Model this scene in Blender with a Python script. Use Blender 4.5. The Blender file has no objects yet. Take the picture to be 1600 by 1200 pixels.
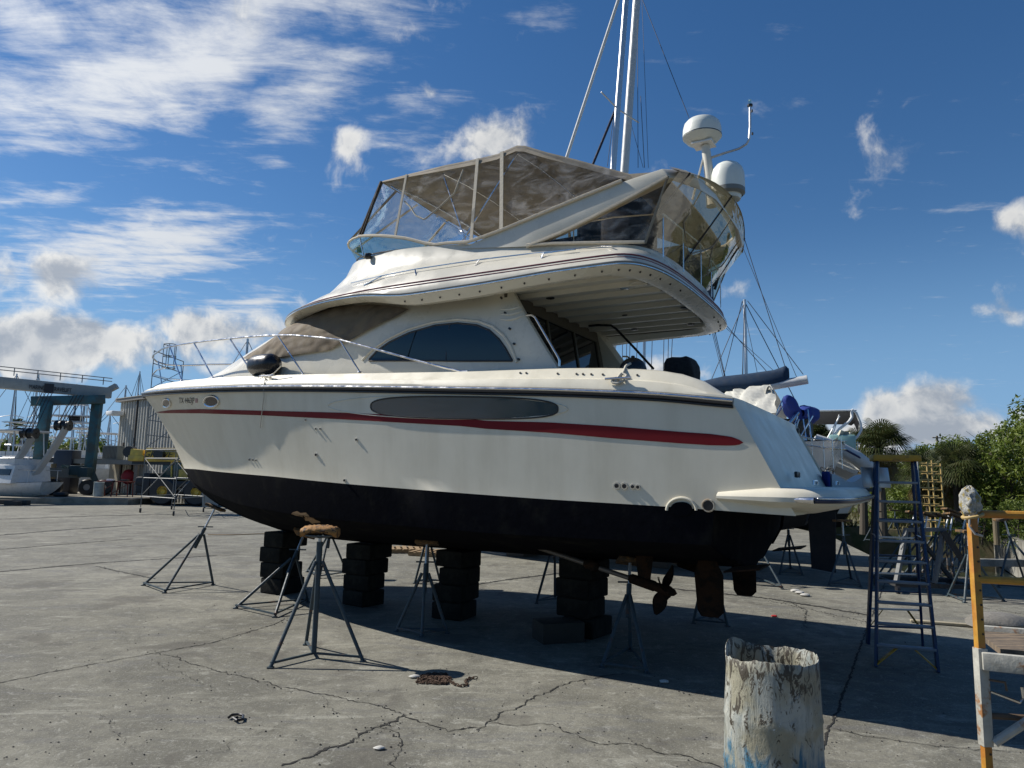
import bpy, bmesh, math, random
from mathutils import Vector, Matrix, noise
from mathutils.bvhtree import BVHTree
R=math.radians; PI=math.pi
rnd=random.Random(7)
# ---------------------------------------------------------------- camera
sc=bpy.context.scene
F_PX=1110.0; EYE=2.0; PITCH=math.atan(145/F_PX); ROLL=R(1.2)
cam_d=bpy.data.cameras.new('camera'); cam=bpy.data.objects.new('camera',cam_d)
sc.collection.objects.link(cam); sc.camera=cam
cam_d.sensor_width=36; cam_d.lens=36*F_PX/1600; cam_d.clip_end=6000; cam_d.clip_start=.05
cam.matrix_world=Matrix.Translation((0,0,EYE))@Matrix.Rotation(R(90)+PITCH,4,'X')@Matrix.Rotation(ROLL,4,'Z')
# ---------------------------------------------------------------- sun, sky, exposure
SUN=Vector((-.937,.35,.88)).normalized()
SUN_EL=math.asin(SUN.z); SUN_AZ=math.atan2(SUN.x,SUN.y)
sl=bpy.data.lights.new('sun','SUN'); sl.energy=5.0; sl.angle=R(.5); sl.color=(1,.95,.87)
so=bpy.data.objects.new('sun',sl); sc.collection.objects.link(so)
so.rotation_euler=(-SUN).to_track_quat('-Z','Y').to_euler()
sc.view_settings.view_transform='Standard'; sc.view_settings.look='None'
sc.view_settings.exposure=.34; sc.view_settings.gamma=1
cpz,spz=math.cos(PITCH),math.sin(PITCH); crl,srl=math.cos(ROLL),math.sin(ROLL)
def ray(x,y):
    dx,dy=x-800,y-600
    dx,dy=dx*crl+dy*srl,-dx*srl+dy*crl
    u=dx/F_PX; v=-dy/F_PX
    return Vector((u,cpz-v*spz,spz+v*cpz))
def P(x,y,Y):                       # the point seen there, Y metres ahead
    d=ray(x,y); k=Y/d.y; return Vector((d.x*k,Y,EYE+d.z*k))
def G(x,y,z=0):                     # the point of the ground seen there
    d=ray(x,y); k=(z-EYE)/d.z; return Vector((d.x*k,d.y*k,z))
def ppm(Y): return F_PX/Y           # photo pixels in one metre at that depth
W=bpy.data.worlds.new('World'); sc.world=W; W.use_nodes=True
class NT:
    def __init__(s,t): s.t=t; s.n=t.nodes; s.l=t.links
    def new(s,ty,**k):
        n=s.n.new(ty)
        for a,b in k.items(): setattr(n,a,b)
        return n
    def put(s,sock,v):
        if hasattr(v,'is_output') or isinstance(v,bpy.types.NodeSocket): s.l.new(v,sock)
        elif v is not None: sock.default_value=v
    def math(s,op,a,b=None,c=None,clamp=False):
        n=s.new('ShaderNodeMath',operation=op,use_clamp=clamp); s.put(n.inputs[0],a); s.put(n.inputs[1],b)
        if c is not None: s.put(n.inputs[2],c)
        return n.outputs[0]
    def vm(s,op,a,b=None,sc_=None):
        n=s.new('ShaderNodeVectorMath',operation=op); s.put(n.inputs[0],a)
        if b is not None: s.put(n.inputs[1],b)
        if sc_ is not None: s.put(n.inputs[3],sc_)
        return n.outputs['Value'] if op in('LENGTH','DOT_PRODUCT') else n.outputs[0]
    def noise(s,vec,scale,detail=4,rough=.55,dist=0,color=False):
        n=s.new('ShaderNodeTexNoise'); s.put(n.inputs['Vector'],vec)
        n.inputs['Scale'].default_value=scale; n.inputs['Detail'].default_value=detail
        n.inputs['Roughness'].default_value=rough; n.inputs['Distortion'].default_value=dist
        return n.outputs['Color' if color else 'Fac']
    def ramp(s,f,*st):
        n=s.new('ShaderNodeValToRGB'); s.put(n.inputs[0],f); e=n.color_ramp.elements
        while len(e)<len(st): e.new(.5)
        for q,(p,c) in zip(e,st):
            q.position=p; q.color=(c,c,c,1) if isinstance(c,(int,float)) else (*c,1)
        return n.outputs[0]
    def mix(s,f,a,b,op='MIX'):
        n=s.new('ShaderNodeMix',data_type='RGBA',blend_type=op); s.put(n.inputs[0],f)
        for i,v in ((6,a),(7,b)):
            if isinstance(v,tuple): v=(*v[:3],1)
            s.put(n.inputs[i],v)
        return n.outputs[2]
    def maprange(s,v,a,b,c=0,d=1,smooth=True):
        n=s.new('ShaderNodeMapRange',interpolation_type='SMOOTHSTEP' if smooth else 'LINEAR')
        for i,q in enumerate((v,a,b,c,d)): s.put(n.inputs[i],q)
        return n.outputs[0]
def build_world():
    t=NT(W.node_tree); t.n.clear()
    out=t.new('ShaderNodeOutputWorld'); bg=t.new('ShaderNodeBackground'); bg.inputs[1].default_value=.052
    sky=t.new('ShaderNodeTexSky',sky_type='NISHITA',sun_disc=False,sun_elevation=SUN_EL,sun_rotation=SUN_AZ)
    sky.air_density=1.0; sky.dust_density=.1; sky.ozone_density=2.5; sky.altitude=0
    hs=t.new('ShaderNodeHueSaturation'); hs.inputs['Saturation'].default_value=1.27; hs.inputs['Value'].default_value=1.42; hs.inputs['Hue'].default_value=.504
    t.put(hs.inputs['Color'],sky.outputs[0])
    dz=t.new('ShaderNodeSeparateXYZ'); t.put(dz.inputs[0],t.new('ShaderNodeTexCoord').outputs['Generated'])
    skyc=t.mix(t.maprange(dz.outputs[2],.0,.34,.92,0),hs.outputs[0],(3.0,5.9,10.2))
    d=t.new('ShaderNodeTexCoord').outputs['Generated']
    wn=t.noise(d,4.0,4,.5,color=True)
    w1=t.vm('SCALE',t.vm('SUBTRACT',wn,(.5,.5,.5)),sc_=.13)
    dw=t.vm('ADD',d,w1)
    # clouds: (px, py, half width, half height, tilt deg, weight, kind 0 puffy 1 streaky)
    CL=[(250,95,420,95,13,.95,1),(70,10,260,60,5,.8,1),(480,150,170,70,18,.75,1),(215,395,240,75,14,1.0,1),(60,310,120,32,10,.65,1),(385,480,90,30,15,.8,1),(95,455,85,60,5,1.0,0),
        (0,440,60,90,0,.95,0),(60,560,330,75,0,1.25,0),(330,520,200,45,4,.95,0),(562,242,48,30,25,.72,0),(625,190,50,26,-10,.66,0),(680,155,30,20,0,.6,0),(600,200,120,60,-20,.42,1),
        (770,220,100,55,10,1.0,0),(850,250,60,30,0,.7,0),(1000,570,160,40,0,.5,0),(1150,450,40,24,0,.4,0),(1195,160,60,35,-30,.22,1),
        (1540,500,110,55,-12,.85,0),(1600,345,55,50,0,.8,0),(1480,650,85,55,0,1.2,0),(1385,655,50,40,0,1.1,0),(1600,670,120,50,0,1.2,0),(1470,690,200,45,0,1.3,0),
        (1490,740,330,60,0,.9,0),(1510,575,50,18,0,.35,0),(420,650,300,60,0,.7,0),(1180,590,90,30,0,.35,0),
        (-450,520,500,110,0,.9,0),(2100,600,300,110,0,.9,0)]
    tot=None; totw=None
    for (x,y,a,b,rot,wt,kind) in CL:
        c=ray(x,y).normalized()
        ex=(ray(x+10,y).normalized()-c).normalized(); ey=c.cross(ex).normalized()
        ca,sa=math.cos(R(-rot)),math.sin(R(-rot))
        ax=ex*ca+ey*(-sa)*-1; ax=(ex*ca-ey*sa*-1); ay=c.cross(ax).normalized()
        px=(ray(x+10,y).normalized()-c).length/10
        A=ax/(a*px); B=ay/(b*px)
        src=dw
        df=t.vm('SUBTRACT',src,tuple(c))
        u=t.vm('DOT_PRODUCT',df,tuple(A)); v=t.vm('DOT_PRODUCT',df,tuple(B))
        r2=t.math('ADD',t.math('MULTIPLY',u,u),t.math('MULTIPLY',v,v))
        g=t.math('MULTIPLY',t.math('EXPONENT',t.math('MULTIPLY',r2,-1.1)),wt)
        # only the front side of the sky
        g=t.math('MULTIPLY',g,t.math('GREATER_THAN',t.vm('DOT_PRODUCT',d,tuple(c)),0))
        if kind: totw=g if totw is None else t.math('MAXIMUM',totw,g)
        else: tot=g if tot is None else t.math('MAXIMUM',tot,g)
    # puffy
    def fb(vec): return t.noise(vec,8,10,.6)
    n0=fb(dw); off=tuple(SUN*.012+Vector((0,0,.016)))
    n1=fb(t.vm('ADD',dw,off))
    dens=t.math('ADD',tot,t.math('MULTIPLY',t.math('SUBTRACT',n0,.5),2.9))
    puff=t.maprange(dens,.38,.95)
    lit=t.maprange(t.math('SUBTRACT',n0,n1),-.09,.09)
    thick=t.maprange(dens,.75,1.5)
    lit2=t.math('MULTIPLY',lit,t.math('SUBTRACT',1.0,t.math('MULTIPLY',thick,.45)))
    # streaky: stretch the noise along the sky plane
    sep=t.new('ShaderNodeSeparateXYZ'); t.put(sep.inputs[0],d)
    zz=t.math('MAXIMUM',sep.outputs[2],.05)
    pl=t.new('ShaderNodeCombineXYZ'); t.put(pl.inputs[0],t.math('DIVIDE',sep.outputs[0],zz)); t.put(pl.inputs[1],t.math('DIVIDE',sep.outputs[1],zz))
    mp=t.new('ShaderNodeMapping'); mp.inputs['Rotation'].default_value=(0,0,R(-48)); mp.inputs['Scale'].default_value=(1,2.8,1)
    t.put(mp.inputs[0],pl.outputs[0])
    s0=t.noise(mp.outputs[0],1.9,10,.68,.5)
    s1=t.noise(pl.outputs[0],5.5,8,.62,.3)
    dw2=t.math('ADD',t.math('MULTIPLY',totw,1.25),t.math('ADD',t.math('MULTIPLY',t.math('SUBTRACT',s0,.5),2.3),t.math('MULTIPLY',t.math('SUBTRACT',s1,.5),1.5)))
    wisp=t.math('MULTIPLY',t.maprange(dw2,.22,1.4),.88)
    cpuff=t.mix(lit2,(6.2,6.9,8.0),(14.0,13.9,13.5))
    # forward scattering: clouds near the sun are brighter
    near=t.math('POWER',t.math('MAXIMUM',t.vm('DOT_PRODUCT',d,tuple(SUN)),0),5)
    boost=t.math('ADD',.85,t.math('MULTIPLY',near,.5))
    cw=t.vm('SCALE',cpuff,sc_=boost)
    c1=t.mix(wisp,skyc,t.vm('SCALE',(12.6,12.9,13.2),sc_=boost))
    c2=t.mix(t.math('MULTIPLY',puff,.95),c1,cw)
    t.put(bg.inputs[0],c2); t.l.new(bg.outputs[0],out.inputs[0])
build_world()
# ---------------------------------------------------------------- materials
MATS={}
def mat(name,col,rough=.5,metal=0,var=.0,vscale=6,bump=0,bscale=40,col2=None,spec=.5,trans=0,coat=0,streak=None,alpha=1,c2lo=.42,c2hi=.6,detail=5):
    if name in MATS: return MATS[name]
    m=bpy.data.materials.new(name); m.use_nodes=True; t=NT(m.node_tree)
    b=t.n['Principled BSDF']; b.inputs['Roughness'].default_value=rough; b.inputs['Metallic'].default_value=metal
    b.inputs['Specular IOR Level'].default_value=spec
    if coat: b.inputs['Coat Weight'].default_value=coat; b.inputs['Coat Roughness'].default_value=.08
    co=t.new('ShaderNodeTexCoord').outputs['Object']
    c=(*col,1)
    if col2:
        src=co
        if streak:
            mp=t.new('ShaderNodeMapping'); mp.inputs['Scale'].default_value=streak; t.put(mp.inputs[0],co); src=mp.outputs[0]
        f=t.noise(src,vscale,detail,.62); c=t.mix(t.maprange(f,c2lo,c2hi),col,col2)
    if var:
        f2=t.noise(co,vscale*2.3,4,.6); c=t.mix(1.0,c if not isinstance(c,tuple) else c[:3],t.ramp(f2,(.25,1-var),(.75,1+var*.3)),'MULTIPLY')
        t.put(b.inputs['Roughness'],t.maprange(f2,.3,.7,max(.03,rough-.07),min(1,rough+.1)))
    t.put(b.inputs['Base Color'],c)
    if bump:
        bn=t.new('ShaderNodeBump'); bn.inputs['Strength'].default_value=min(1,bump); bn.inputs['Distance'].default_value=.01
        t.put(bn.inputs['Height'],t.noise(co,bscale,5,.6)); t.put(b.inputs['Normal'],bn.outputs[0])
    MATS[name]=m; return m
gel=mat('gelcoat',(.73,.685,.56),.36,spec=.4,var=.06,vscale=1.5,streak=(1.6,1.6,.22),col2=(.63,.585,.465),c2lo=.35,c2hi=.8)
gel2=mat('gelcoat_upper',(.64,.605,.51),.28,var=.05,vscale=1.1,col2=(.56,.53,.44),coat=.15,c2lo=.35,c2hi=.8)
liner=mat('cockpit_ceiling',(.62,.59,.50),.4,var=.1,vscale=1.2)
antifoul=mat('antifouling',(.006,.0065,.009),1.0,var=.3,vscale=3,col2=(.016,.016,.015),spec=.03,bump=.3,bscale=14,c2lo=.5,c2hi=.75)
redm=mat('red_stripe',(.17,.003,.008),.5,spec=.25,var=.1,vscale=1)
steel=mat('stainless',(.72,.72,.72),.18,1,var=.08,vscale=4)
alu=mat('aluminium',(.55,.56,.57),.38,.85,var=.15,vscale=5)
rubber=mat('black_rubber',(.016,.016,.018),.42,var=.2,vscale=5,bump=.1)
blackv=mat('black_vinyl',(.012,.012,.014),.3,var=.1)
darkglass=mat('tinted_glass',(.004,.02,.032),.04,spec=.5,var=.02,vscale=1)
blueglass=mat('hull_glass',(.030,.055,.075),.05,var=.03,vscale=1.5,spec=.8,coat=.8)
greyglass=mat('saloon_dark_glass',(.006,.007,.008),.05,spec=.5)
canvas=mat('tan_canvas',(.30,.26,.20),.85,var=.15,vscale=3,bump=.35,bscale=9,col2=(.24,.205,.155))
cover=mat('taupe_cover',(.17,.135,.09),.85,var=.2,vscale=3,bump=.7,bscale=5,col2=(.13,.10,.068))
beige=mat('beige_webbing',(.50,.45,.36),.8,var=.2,vscale=9,bump=.3,bscale=30)
navy=mat('navy_canvas',(.012,.018,.045),.8,var=.2,vscale=6,bump=.3,bscale=12)
teal=mat('teal_sailcloth',(.004,.028,.07),.8,var=.25,vscale=5,bump=.4,bscale=8)
royal=mat('royal_blue_canvas',(.01,.035,.24),.8,var=.3,vscale=7,bump=.4,bscale=9)
rope=mat('rope',(.55,.52,.44),.9,var=.3,vscale=60,bump=.5,bscale=160)
bronze=mat('bronze_growth',(.03,.016,.009),.9,spec=.15,var=.3,vscale=9,col2=(.012,.009,.007),bump=.5,bscale=25)
whitep=mat('white_paint',(.74,.75,.74),.4,var=.1,vscale=3)
dome=mat('radome_white',(.70,.72,.66),.35,var=.06,vscale=3)
ink=mat('letter_black',(.015,.015,.02),.5)
standm=mat('stand_paint',(.035,.06,.075),.55,var=.35,vscale=9,col2=(.10,.05,.03),bump=.3,bscale=60,c2lo=.56,c2hi=.7)
plastic_green=mat('green_tag',(.01,.16,.03),.5,var=.1)
def clear_mat(name,haze,tint=(.97,.97,.97)):
    m=bpy.data.materials.new(name); m.use_nodes=True; t=NT(m.node_tree); t.n.clear()
    o=t.new('ShaderNodeOutputMaterial'); tr=t.new('ShaderNodeBsdfTransparent'); tr.inputs[0].default_value=(*tint,1)
    gl=t.new('ShaderNodeBsdfGlossy'); gl.inputs['Roughness'].default_value=.06; gl.inputs[0].default_value=(.9,.9,.9,1)
    df=t.new('ShaderNodeBsdfPrincipled'); df.inputs['Base Color'].default_value=(.75,.75,.75,1); df.inputs['Roughness'].default_value=.35
    co=t.new('ShaderNodeTexCoord').outputs['Object']
    mp=t.new('ShaderNodeMapping'); mp.inputs['Scale'].default_value=(1,1,2.2); mp.inputs['Rotation'].default_value=(.3,.5,0); t.put(mp.inputs[0],co)
    n=t.noise(mp.outputs[0],2.6,7,.66,1.2)
    bn=t.new('ShaderNodeBump'); bn.inputs['Strength'].default_value=.5; bn.inputs['Distance'].default_value=.02
    t.put(bn.inputs['Height'],t.noise(mp.outputs[0],2.2,3,.5,.8)); t.put(gl.inputs['Normal'],bn.outputs[0])
    m1=t.new('ShaderNodeMixShader'); t.put(m1.inputs[0],t.math('MULTIPLY',t.maprange(n,.42,.75),haze)); t.l.new(tr.outputs[0],m1.inputs[1]); t.l.new(df.outputs[0],m1.inputs[2])
    fr=t.new('ShaderNodeFresnel'); fr.inputs[0].default_value=1.4; t.put(fr.inputs[1],bn.outputs[0])
    m2=t.new('ShaderNodeMixShader'); t.put(m2.inputs[0],t.math('MULTIPLY',fr.outputs[0],.42)); t.l.new(m1.outputs[0],m2.inputs[1]); t.l.new(gl.outputs[0],m2.inputs[2])
    t.l.new(m2.outputs[0],o.inputs[0]); return m
vinyl=clear_mat('clear_vinyl',.2)
smoky=clear_mat('smoky_vinyl',.22,(.80,.72,.58))
wsglass=clear_mat('windscreen_glass',.12,(.72,.88,.84))
# ---------------------------------------------------------------- mesh tools
col=sc.collection
def tag(o,label=None,cat=None,group=None,kind=None):
    if label: o['label']=label
    if cat: o['category']=cat
    if group: o['group']=group
    if kind: o['kind']=kind
    return o
def thing(name,label,cat,loc=(0,0,0),rz=0,group=None):
    o=bpy.data.objects.new(name,None); col.objects.link(o); o.location=loc; o.rotation_euler=(0,0,rz); o.empty_display_size=.2
    return tag(o,label,cat,group)
class MB:
    def __init__(s): s.v=[]; s.f=[]; s.m=[]
    def add(s,V,Fc,mi=0):
        b=len(s.v); s.v+= [tuple(q) for q in V]; s.f+=[tuple(b+i for i in f) for f in Fc]; s.m+=[mi]*len(Fc); return s
    def grid(s,rows,close_u=False,close_v=False,mi=0,flip=False):
        n=len(rows); k=len(rows[0]); V=[p for r in rows for p in r]; Fc=[]
        for i in range(n if close_v else n-1):
            for j in range(k if close_u else k-1):
                a=i*k+j; b=i*k+(j+1)%k; c=((i+1)%n)*k+(j+1)%k; d=((i+1)%n)*k+j
                Fc.append((a,d,c,b) if flip else (a,b,c,d))
        return s.add(V,Fc,mi)
    def box(s,c,d,rz=0,rot=None,mi=0):
        M=rot if rot is not None else Matrix.Rotation(rz,3,'Z'); c=Vector(c)
        V=[c+M@Vector((x*d[0]/2,y*d[1]/2,z*d[2]/2)) for x in(-1,1) for y in(-1,1) for z in(-1,1)]
        return s.add(V,[(0,1,3,2),(4,6,7,5),(0,4,5,1),(2,3,7,6),(0,2,6,4),(1,5,7,3)],mi)
    def bar(s,a,b,w,h=None,mi=0,up=(0,0,1)):
        a,b=Vector(a),Vector(b); h=h or w; z=(b-a); L=z.length
        if L<1e-6: return s
        z.normalize(); u=Vector(up)
        if abs(z.dot(u))>.98: u=Vector((0,1,0))
        x=u.cross(z).normalized(); y=z.cross(x)
        M=Matrix((x,y,z)).transposed(); return s.box((a+b)/2,(w,h,L),rot=M,mi=mi)
    def tube(s,pts,r,n=8,caps=True,closed=False,mi=0,radii=None):
        pts=[Vector(p) for p in pts]; k=len(pts); rings=[]
        up=None
        for i,p in enumerate(pts):
            if closed: tg=pts[(i+1)%k]-pts[i-1]
            else: tg=pts[min(i+1,k-1)]-pts[max(i-1,0)]
            if tg.length<1e-9: tg=Vector((0,0,1))
            tg.normalize()
            if up is None:
                up=Vector((0,0,1)) if abs(tg.z)<.9 else Vector((1,0,0))
            x=up-tg*up.dot(tg)
            if x.length<1e-5: x=tg.orthogonal()
            x.normalize(); y=tg.cross(x); up=x
            rr=radii[i] if radii else r
            rings.append([p+x*math.cos(2*PI*j/n)*rr+y*math.sin(2*PI*j/n)*rr for j in range(n)])
        b=len(s.v); s.grid(rings,close_u=True,close_v=closed,mi=mi)
        if caps and not closed:
            s.f.append(tuple(b+j for j in range(n))[::-1]); s.f.append(tuple(b+(k-1)*n+j for j in range(n))); s.m+=[mi,mi]
        return s
    def lathe(s,prof,c=(0,0,0),n=24,axis=None,mi=0):
        c=Vector(c); M=Matrix.Identity(3)
        if axis is not None: M=Vector((0,0,1)).rotation_difference(Vector(axis)).to_matrix()
        return s.grid([[c+M@Vector((r*math.cos(2*PI*j/n),r*math.sin(2*PI*j/n),z)) for j in range(n)] for r,z in prof],close_u=True,mi=mi)
    def cyl(s,c,r,h,n=16,axis=None,mi=0):
        return s.lathe([(1e-4,-h/2),(r,-h/2),(r,h/2),(1e-4,h/2)],c,n,axis,mi)
    def build(s,name,m,parent=None,smooth=True,angle=35,bevel=0,merge=True,seg=2):
        me=bpy.data.meshes.new(name); me.from_pydata(s.v,[],s.f)
        ms=m if isinstance(m,(list,tuple)) else [m]
        for q in ms: me.materials.append(q)
        if len(ms)>1: me.polygons.foreach_set('material_index',s.m)
        bm=bmesh.new(); bm.from_mesh(me)
        if merge: bmesh.ops.remove_doubles(bm,verts=bm.verts,dist=1e-4)
        bmesh.ops.dissolve_degenerate(bm,dist=1e-5,edges=bm.edges)
        bmesh.ops.recalc_face_normals(bm,faces=bm.faces)
        if bevel:
            es=[e for e in bm.edges if len(e.link_faces)==2 and e.calc_face_angle(0)>R(30)]
            bmesh.ops.bevel(bm,geom=es,offset=bevel,segments=seg,affect='EDGES',profile=.5,clamp_overlap=True)
        bm.to_mesh(me); bm.free()
        if smooth:
            me.shade_smooth(); me.set_sharp_from_angle(angle=R(angle))
        o=bpy.data.objects.new(name,me); col.objects.link(o)
        if parent: o.parent=parent
        return o
def interp(tab,x):
    if x<=tab[0][0]: return tab[0][1]
    for (a,b),(c,d) in zip(tab,tab[1:]):
        if x<=c: return b+(d-b)*(x-a)/(c-a)
    return tab[-1][1]
def smooth_tab(tab,n=120,k=5):
    a,b=tab[0][0],tab[-1][0]; xs=[a+(b-a)*i/n for i in range(n+1)]; ys=[interp(tab,x) for x in xs]
    for _ in range(k): ys=[ys[0]]+[(ys[i-1]+2*ys[i]+ys[i+1])/4 for i in range(1,n)]+[ys[-1]]
    return list(zip(xs,ys))
def plan(s,T,s1,sn,p=2.5,q=.6,Ta=None):
    if s<=s1: return T-(0 if Ta is None else (T-Ta)*((s1-s)/s1)**2)
    if s>=sn: return 0.0
    return T*(1-((s-s1)/(sn-s1))**p)**q
def text_mesh(body,size=1,spacing=1,ext=0):
    cu=bpy.data.curves.new('t','FONT'); cu.body=body; cu.size=size; cu.space_character=spacing; cu.extrude=ext; cu.resolution_u=3
    o=bpy.data.objects.new('t',cu); col.objects.link(o)
    dg=bpy.context.evaluated_depsgraph_get(); dg.update()
    me=bpy.data.meshes.new_from_object(o.evaluated_get(dg)); V=[v.co.copy() for v in me.vertices]; Fc=[tuple(p.vertices) for p in me.polygons]
    bpy.data.objects.remove(o); bpy.data.curves.remove(cu); bpy.data.meshes.remove(me)
    return V,Fc
def copy_tree(o,parent=None):
    c=o.copy(); col.objects.link(c); c.parent=parent
    for ch in list(o.children): copy_tree(ch,c)
    return c
# ================================================================ MOTOR YACHT
YO=Vector((3.467,8.075,0)); YANG=R(150)
YA=Vector((math.cos(YANG),math.sin(YANG),0)); YN=Vector((-math.sin(YANG),math.cos(YANG),0))
def toloc(v,vec=False):
    v=Vector(v)-(Vector((0,0,0)) if vec else YO); return Vector((v.dot(YA),v.dot(YN),v.z))
CAMO=toloc((0,0,EYE))
def B(x,y,t):
    d=toloc(ray(x,y),True); k=(t-CAMO.y)/d.y; return CAMO+d*k
def on(x,y,tf,t=1.8):
    for i in range(60):
        q=B(x,y,t); t=.6*t+.4*tf(q.x)
    return q
def z1(x,y):return(220+x/3.2,440+y/3.2)
def z2(x,y):return(500+x/4,210+y/4)
def z3(x,y):return(800+x/4,150+y/4)
def z4(x,y):return(760+x/4,400+y/4)
def z5(x,y):return(1040+x/4,480+y/4)
def bvh(mb): return BVHTree.FromPolygons([Vector(v) for v in mb.v],mb.f)
def cast(bv,x,y):
    d=toloc(ray(x,y),True).normalized(); h=bv.ray_cast(CAMO,d,100)
    if h[0] is None: return None,None
    n=h[1]
    if n.dot(d)>0: n=-n
    return h[0],n
def mir(o,name=None):              # the same part on the starboard side
    me=o.data.copy()
    for v in me.vertices: v.co.y*=-1
    me.flip_normals(); c=o.copy(); c.data=me; col.objects.link(c); return c
yacht=thing('motor_yacht','large cream flybridge motor yacht with red stripe and black bottom, propped on stands','boat',YO,YANG)
SH=smooth_tab([(.3,2.70),(.5,2.72),(1.1,2.8),(1.6,2.84),(2.3,2.89),(3.4,2.95),(5.6,3.07),(6.8,3.13),(8.25,3.19),(9.2,3.23),(10.2,3.28),(11.3,3.35),(12.6,3.46)])
BT=smooth_tab([(.5,2.76),(.58,2.83),(.7,2.93),(.84,3.02),(1.2,3.11),(1.7,3.16),(2.3,3.19),(3.6,3.22),(5.5,3.3),(7.3,3.38),(8.3,3.42),(9.5,3.46),(10.6,3.5),(12.4,3.55)],k=3)
WLT=smooth_tab([(0,1.71),(1.07,1.75),(2.5,1.78),(3.45,1.81),(5.2,1.87),(6.8,1.94),(8.3,1.98),(9.7,2.02),(11.2,2.03)])
KL=smooth_tab([(0,1.02),(2,.99),(3.3,.96),(6.2,.93),(7.4,.94),(8.46,1.01),(9.1,1.13),(9.97,1.37),(10.6,1.65),(11.16,2.03)],k=3)
CH=smooth_tab([(0,1.38),(3,1.35),(6,1.38),(8,1.46),(9.3,1.6),(10.3,1.74),(11.0,1.9)])
t_sh=lambda s:plan(s,2.15,4.5,12.24,2.6,.72,2.0)
t_wl=lambda s:plan(s,2.05,4,11.18,2.0,.9,1.98)
t_ch=lambda s:plan(s,1.93,3.5,11.0,1.9,.95,1.88)
NU=70
US=[1-(1-i/NU)**1.35 for i in range(NU+1)]
def row(s0,s1,tf,zf,port=True):
    out=[]
    for u in US:
        s=s0+(s1-s0)*u; out.append(Vector((s,max(0,tf(s)) if u<1 else 0.0,zf(s))))
    return out
def hull_rows():
    rows=[]
    kr=row(.72,11.16,lambda s:0,lambda s:interp(KL,s)); rows.append(('b',kr))
    cr_=row(.70,11.0,t_ch,lambda s:interp(CH,s))
    for w in(.3,.62):               # two lifting strakes between keel and chine
        r=[a.lerp(b,w) for a,b in zip(kr,cr_)]; rows.append(('b',r)); rows.append(('b',[p+Vector((0,.0 if p.y<.02 else .05,-.035 if p.y>.05 else 0)) for p in r]))
    rows.append(('b',cr_))
    rows.append(('b',[p+Vector((0,.06 if p.y>.1 else p.y*.6,.035)) for p in cr_]))
    wb=row(.66,11.18,t_wl,lambda s:interp(WLT,s)-.002); rows.append(('b',wb)); wr=row(-.05,11.18,t_wl,lambda s:interp(WLT,s))
    sr=row(.46,12.24,t_sh,lambda s:interp(SH,s))
    for w in(.0,.12,.25,.4,.55,.7,.85,.95):
        if w==0: rows.append(('w',[p.copy() for p in wr])); continue
        r=[]
        for i,(a,b) in enumerate(zip(wr,sr)):
            fl=1+1.1*US[i]**2; e=w**fl
            r.append(Vector((a.x+(b.x-a.x)*w,a.y+(b.y-a.y)*e,a.z+(b.z-a.z)*w)))
        rows.append(('w',r))
    rows.append(('w',sr))
    zb=lambda s:interp(BT,s); zs=lambda s:interp(SH,s)
    rows.append(('w',row(.47,12.22,lambda s:t_sh(s)-.012,lambda s:zs(s)+.07)))
    rows.append(('w',row(.5,12.17,lambda s:t_sh(s)*.99-.035,lambda s:zs(s)+(zb(s)-zs(s))*.50)))
    rows.append(('w',row(.52,12.12,lambda s:t_sh(s)*.975-.10,lambda s:zs(s)+(zb(s)-zs(s))*.57)))
    rows.append(('w',row(.55,12.04,lambda s:t_sh(s)*.96-.15,lambda s:zs(s)+(zb(s)-zs(s))*.93)))
    rows.append(('w',row(.58,11.99,lambda s:t_sh(s)*.94-.2,zb)))
    rows.append(('w',row(.63,11.86,lambda s:t_sh(s)*.92-.26,lambda s:zb(s)-.02)))
    rows.append(('w',row(.7,11.76,lambda s:t_sh(s)*.92-.30,lambda s:zb(s)-(.75 if s<2.7 else .06))))
    rows.append(('w',row(.75,11.6,lambda s:.9*min(1,(11.6-s)/3) if s<11.6 else 0,lambda s:zb(s)-(.75 if s<2.7 else .03))))
    rows.append(('w',row(.75,11.6,lambda s:0,lambda s:zb(s)-(.75 if s<2.7 else .0))))
    return rows
HR=hull_rows()
hullP=MB()
for (ka,a),(kb,b) in zip(HR,HR[1:]):
    hullP.grid([a,b],mi=1 if kb=='b' else 0)
hull=MB(); hull.add(hullP.v,hullP.f); hull.m=list(hullP.m)
b0=len(hull.v); hull.v+=[(x,-y,z) for x,y,z in hullP.v]; hull.f+=[tuple(b0+i for i in f) for f in hullP.f]; hull.m+=hullP.m
# transom across the row ends, its corners rounded
ends=[(k,r[0]) for k,r in HR[:-3]]
CC=[-1,-.975,-.93,-.8,-.4,0,.4,.8,.93,.975,1]
for (ka,a),(kb,b) in zip(ends,ends[1:]):
    def rr(p):
        out=[]
        for c in CC:
            out.append((p.x+.06-.07*(1-abs(c)**14)-.01*(1-c*c),p.y*c,p.z))
        return out
    hull.grid([rr(a),rr(b)],mi=1 if kb=='b' else 0)
hbv=bvh(hull)
hull_o=hull.build('hull',[gel,antifoul],yacht,angle=28)
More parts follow.
